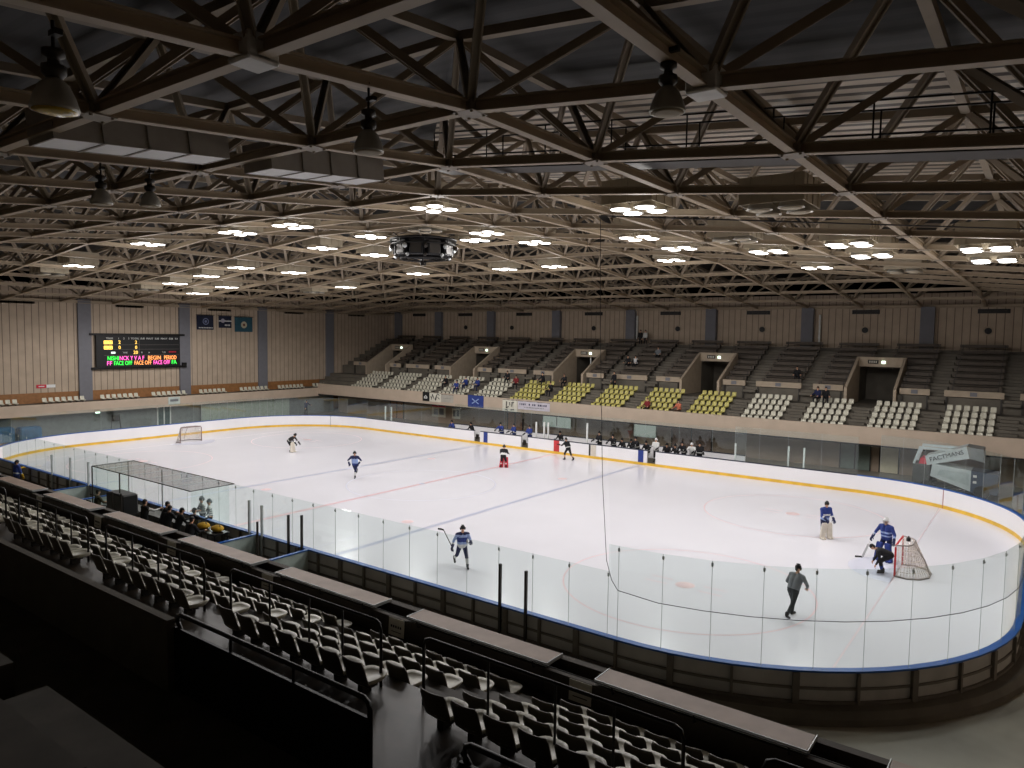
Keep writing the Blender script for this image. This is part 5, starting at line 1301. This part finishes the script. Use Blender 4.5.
for i, (x, y) in enumerate(((3.95,-16.55),(4.75,-16.45))):
    t = thing('sports_bag', 'mustard yellow bag on stand at right end of booth, %s of two' % ('left','right')[i], 'bag', (x,y,1.35)); mb = MB(); mb.ball((0,0,.12), (.30,.22,.13), 14, 8); mb.obj('bag_body', yellowc, t); mb = MB(); mb.tube([(-.2,0,.2),(-.15,0,.30),(.15,0,.30),(.2,0,.2)], .02, 6); mb.obj('strap', black, t)
t = thing('equipment_trolley', 'dark trolley stand carrying the yellow bags beside the booth', 'trolley', (4.4,-16.5,.30)); mb = MB(); mb.box(-.75,-.32,.98,.75,.32,1.05); mb.obj('shelf', blackm, t)
for a in (-.68,.68):
    for b in (-.26,.26): mb = MB(); mb.tube([(a,b,.0),(a,b,.98)], .025, 8); mb.obj('leg', blackm, t)
t = thing('paper_stack', 'white papers lying on the booth platform edge right of bags', 'papers', (5.9,-16.5,.30)); mb = MB(); mb.cbox((0,0,.02), (.42,.3,.04), .3); mb.obj('sheet', paper, t); mb = MB(); mb.cbox((.1,.05,.05), (.3,.22,.02), -.4); mb.obj('sheet', paper, t)

# ================================================================== ice resurfacer behind the far right corner
zm = thing('ice_resurfacer', 'pale ice resurfacing machine with raised lettered tank behind the far right corner', 'ice resurfacer', (26.3,18.9,-.08))
zw = mat('machine_white', rgb(196,206,208), .4, var=.05); zb_ = mat('machine_blue', rgb(58,72,92), .4); 
def slab(poly, y0, y1, m, name, parent=zm):
    mb = MB(); n = len(poly); mb.add([(x,y0,z) for x,z in poly] + [(x,y1,z) for x,z in poly], [(i,(i+1)%n,n+(i+1)%n,n+i) for i in range(n)] + [tuple(range(n-1,-1,-1)), tuple(range(n,2*n))]); return mb.obj(name, m, parent)
slab([(-1.35,1.1),(-1.25,1.85),(.75,1.65),(.75,.42)], -.85, .85, zw, 'body_panel'); slab([(-1.0,1.2),(-.85,1.55),(.55,1.50),(.65,1.45),(.65,.75)], -.87, -.85, mat('machine_pale', rgb(178,190,192), .4), 'side_panel')
slab([(.75,.35),(.75,1.65),(2.1,1.55),(2.1,.35)], -.85, .85, zb_, 'engine_cover'); slab([(-1.55,1.72),(-1.65,2.25),(.45,3.05),(.62,2.35)], -.8, .8, zw, 'snow_tank')
slab([(.45,3.05),(.62,2.35),(1.35,2.2),(1.3,2.95)], -.8, .8, mat('machine_grey', rgb(128,132,132), .5), 'tank_rear')
slab([(-2.3,.6),(-2.3,1.75),(-1.4,1.75),(-1.4,.6)], -.8, .8, mat('machine_dark', rgb(74,76,74), .6), 'front_box'); slab([(-2.0,1.76),(-1.9,2.12),(-1.25,2.12),(-1.3,1.76)], -.7, .5, redc, 'driver_seat')
mb = MB(); mb.bar((-2.25,-.75,1.75),(-1.95,-.75,2.75),.12,.12); mb.bar((-2.0,-.75,2.75),(-.2,-.75,2.75),.16,.14); mb.bar((-2.25,.75,1.75),(-1.95,.75,2.75),.12,.12); mb.bar((-2.0,.75,2.75),(-.2,.75,2.75),.16,.14); mb.obj('canopy_frame', zw, zm)
for x in (-1.5,1.3):
    for y in (-.75,.75):
        mb = MB(); n = 18; mb.add([(x+.4*cos(2*pi*i/n), y+q, .42+.4*sin(2*pi*i/n)) for q in (-.14,.14) for i in range(n)], [(i,(i+1)%n,n+(i+1)%n,n+i) for i in range(n)] + [tuple(range(n)), tuple(range(2*n-1,n-1,-1))]); mb.obj('wheel', black, zm)
mb = MB(); mb.box(-2.2,-.6,.35,2.0,.6,.55); mb.obj('chassis', blackm, zm)
me = text_mesh('FACTMANS', .36, [black]); o = link('lettering', me, zm, (-.55,-.815,2.38)); o.rotation_euler = (pi/2,-.36,0)
for q in (1.0,1.35): mb = MB(); mb.cbox((.95,-.87,q), (.18,.03,.14), bev=.01); mb.obj('lamp', white, zm)
# ================================================================== light, world, camera
w = bpy.data.worlds.new('World'); SC.world = w; w.use_nodes = True
w.node_tree.nodes['Background'].inputs['Color'].default_value = (.8,.75,.7,1); w.node_tree.nodes['Background'].inputs['Strength'].default_value = 0.0
cam = bpy.data.cameras.new('Camera'); co = bpy.data.objects.new('Camera', cam); COL.objects.link(co); SC.camera = co
f_px = 726.408; cam.sensor_width = 36; cam.lens = f_px*36/1024; cam.clip_start = .05; cam.clip_end = 400
pan, tilt, roll = -.636238, -.066824, .014693
fw = Vector((sin(pan)*cos(tilt), cos(pan)*cos(tilt), sin(tilt))); r0 = Vector((cos(pan), -sin(pan), 0)); u0 = r0.cross(fw)
r = r0*cos(roll) + u0*sin(roll); u = -r0*sin(roll) + u0*cos(roll)
M = Matrix((r, u, -fw)).transposed().to_4x4(); M.translation = CAM; co.matrix_world = M
vs_ = SC.view_settings; vs_.view_transform = 'Standard'; vs_.look = 'None'; vs_.gamma = 1; vs_.use_curve_mapping = False; vs_.exposure = 0.0
SC.display_settings.display_device = 'sRGB'
cy = SC.cycles; cy.use_denoising = True; cy.transparent_max_bounces = 32; cy.max_bounces = 8; cy.diffuse_bounces = 4; cy.glossy_bounces = 3; cy.sample_clamp_indirect = 8.0
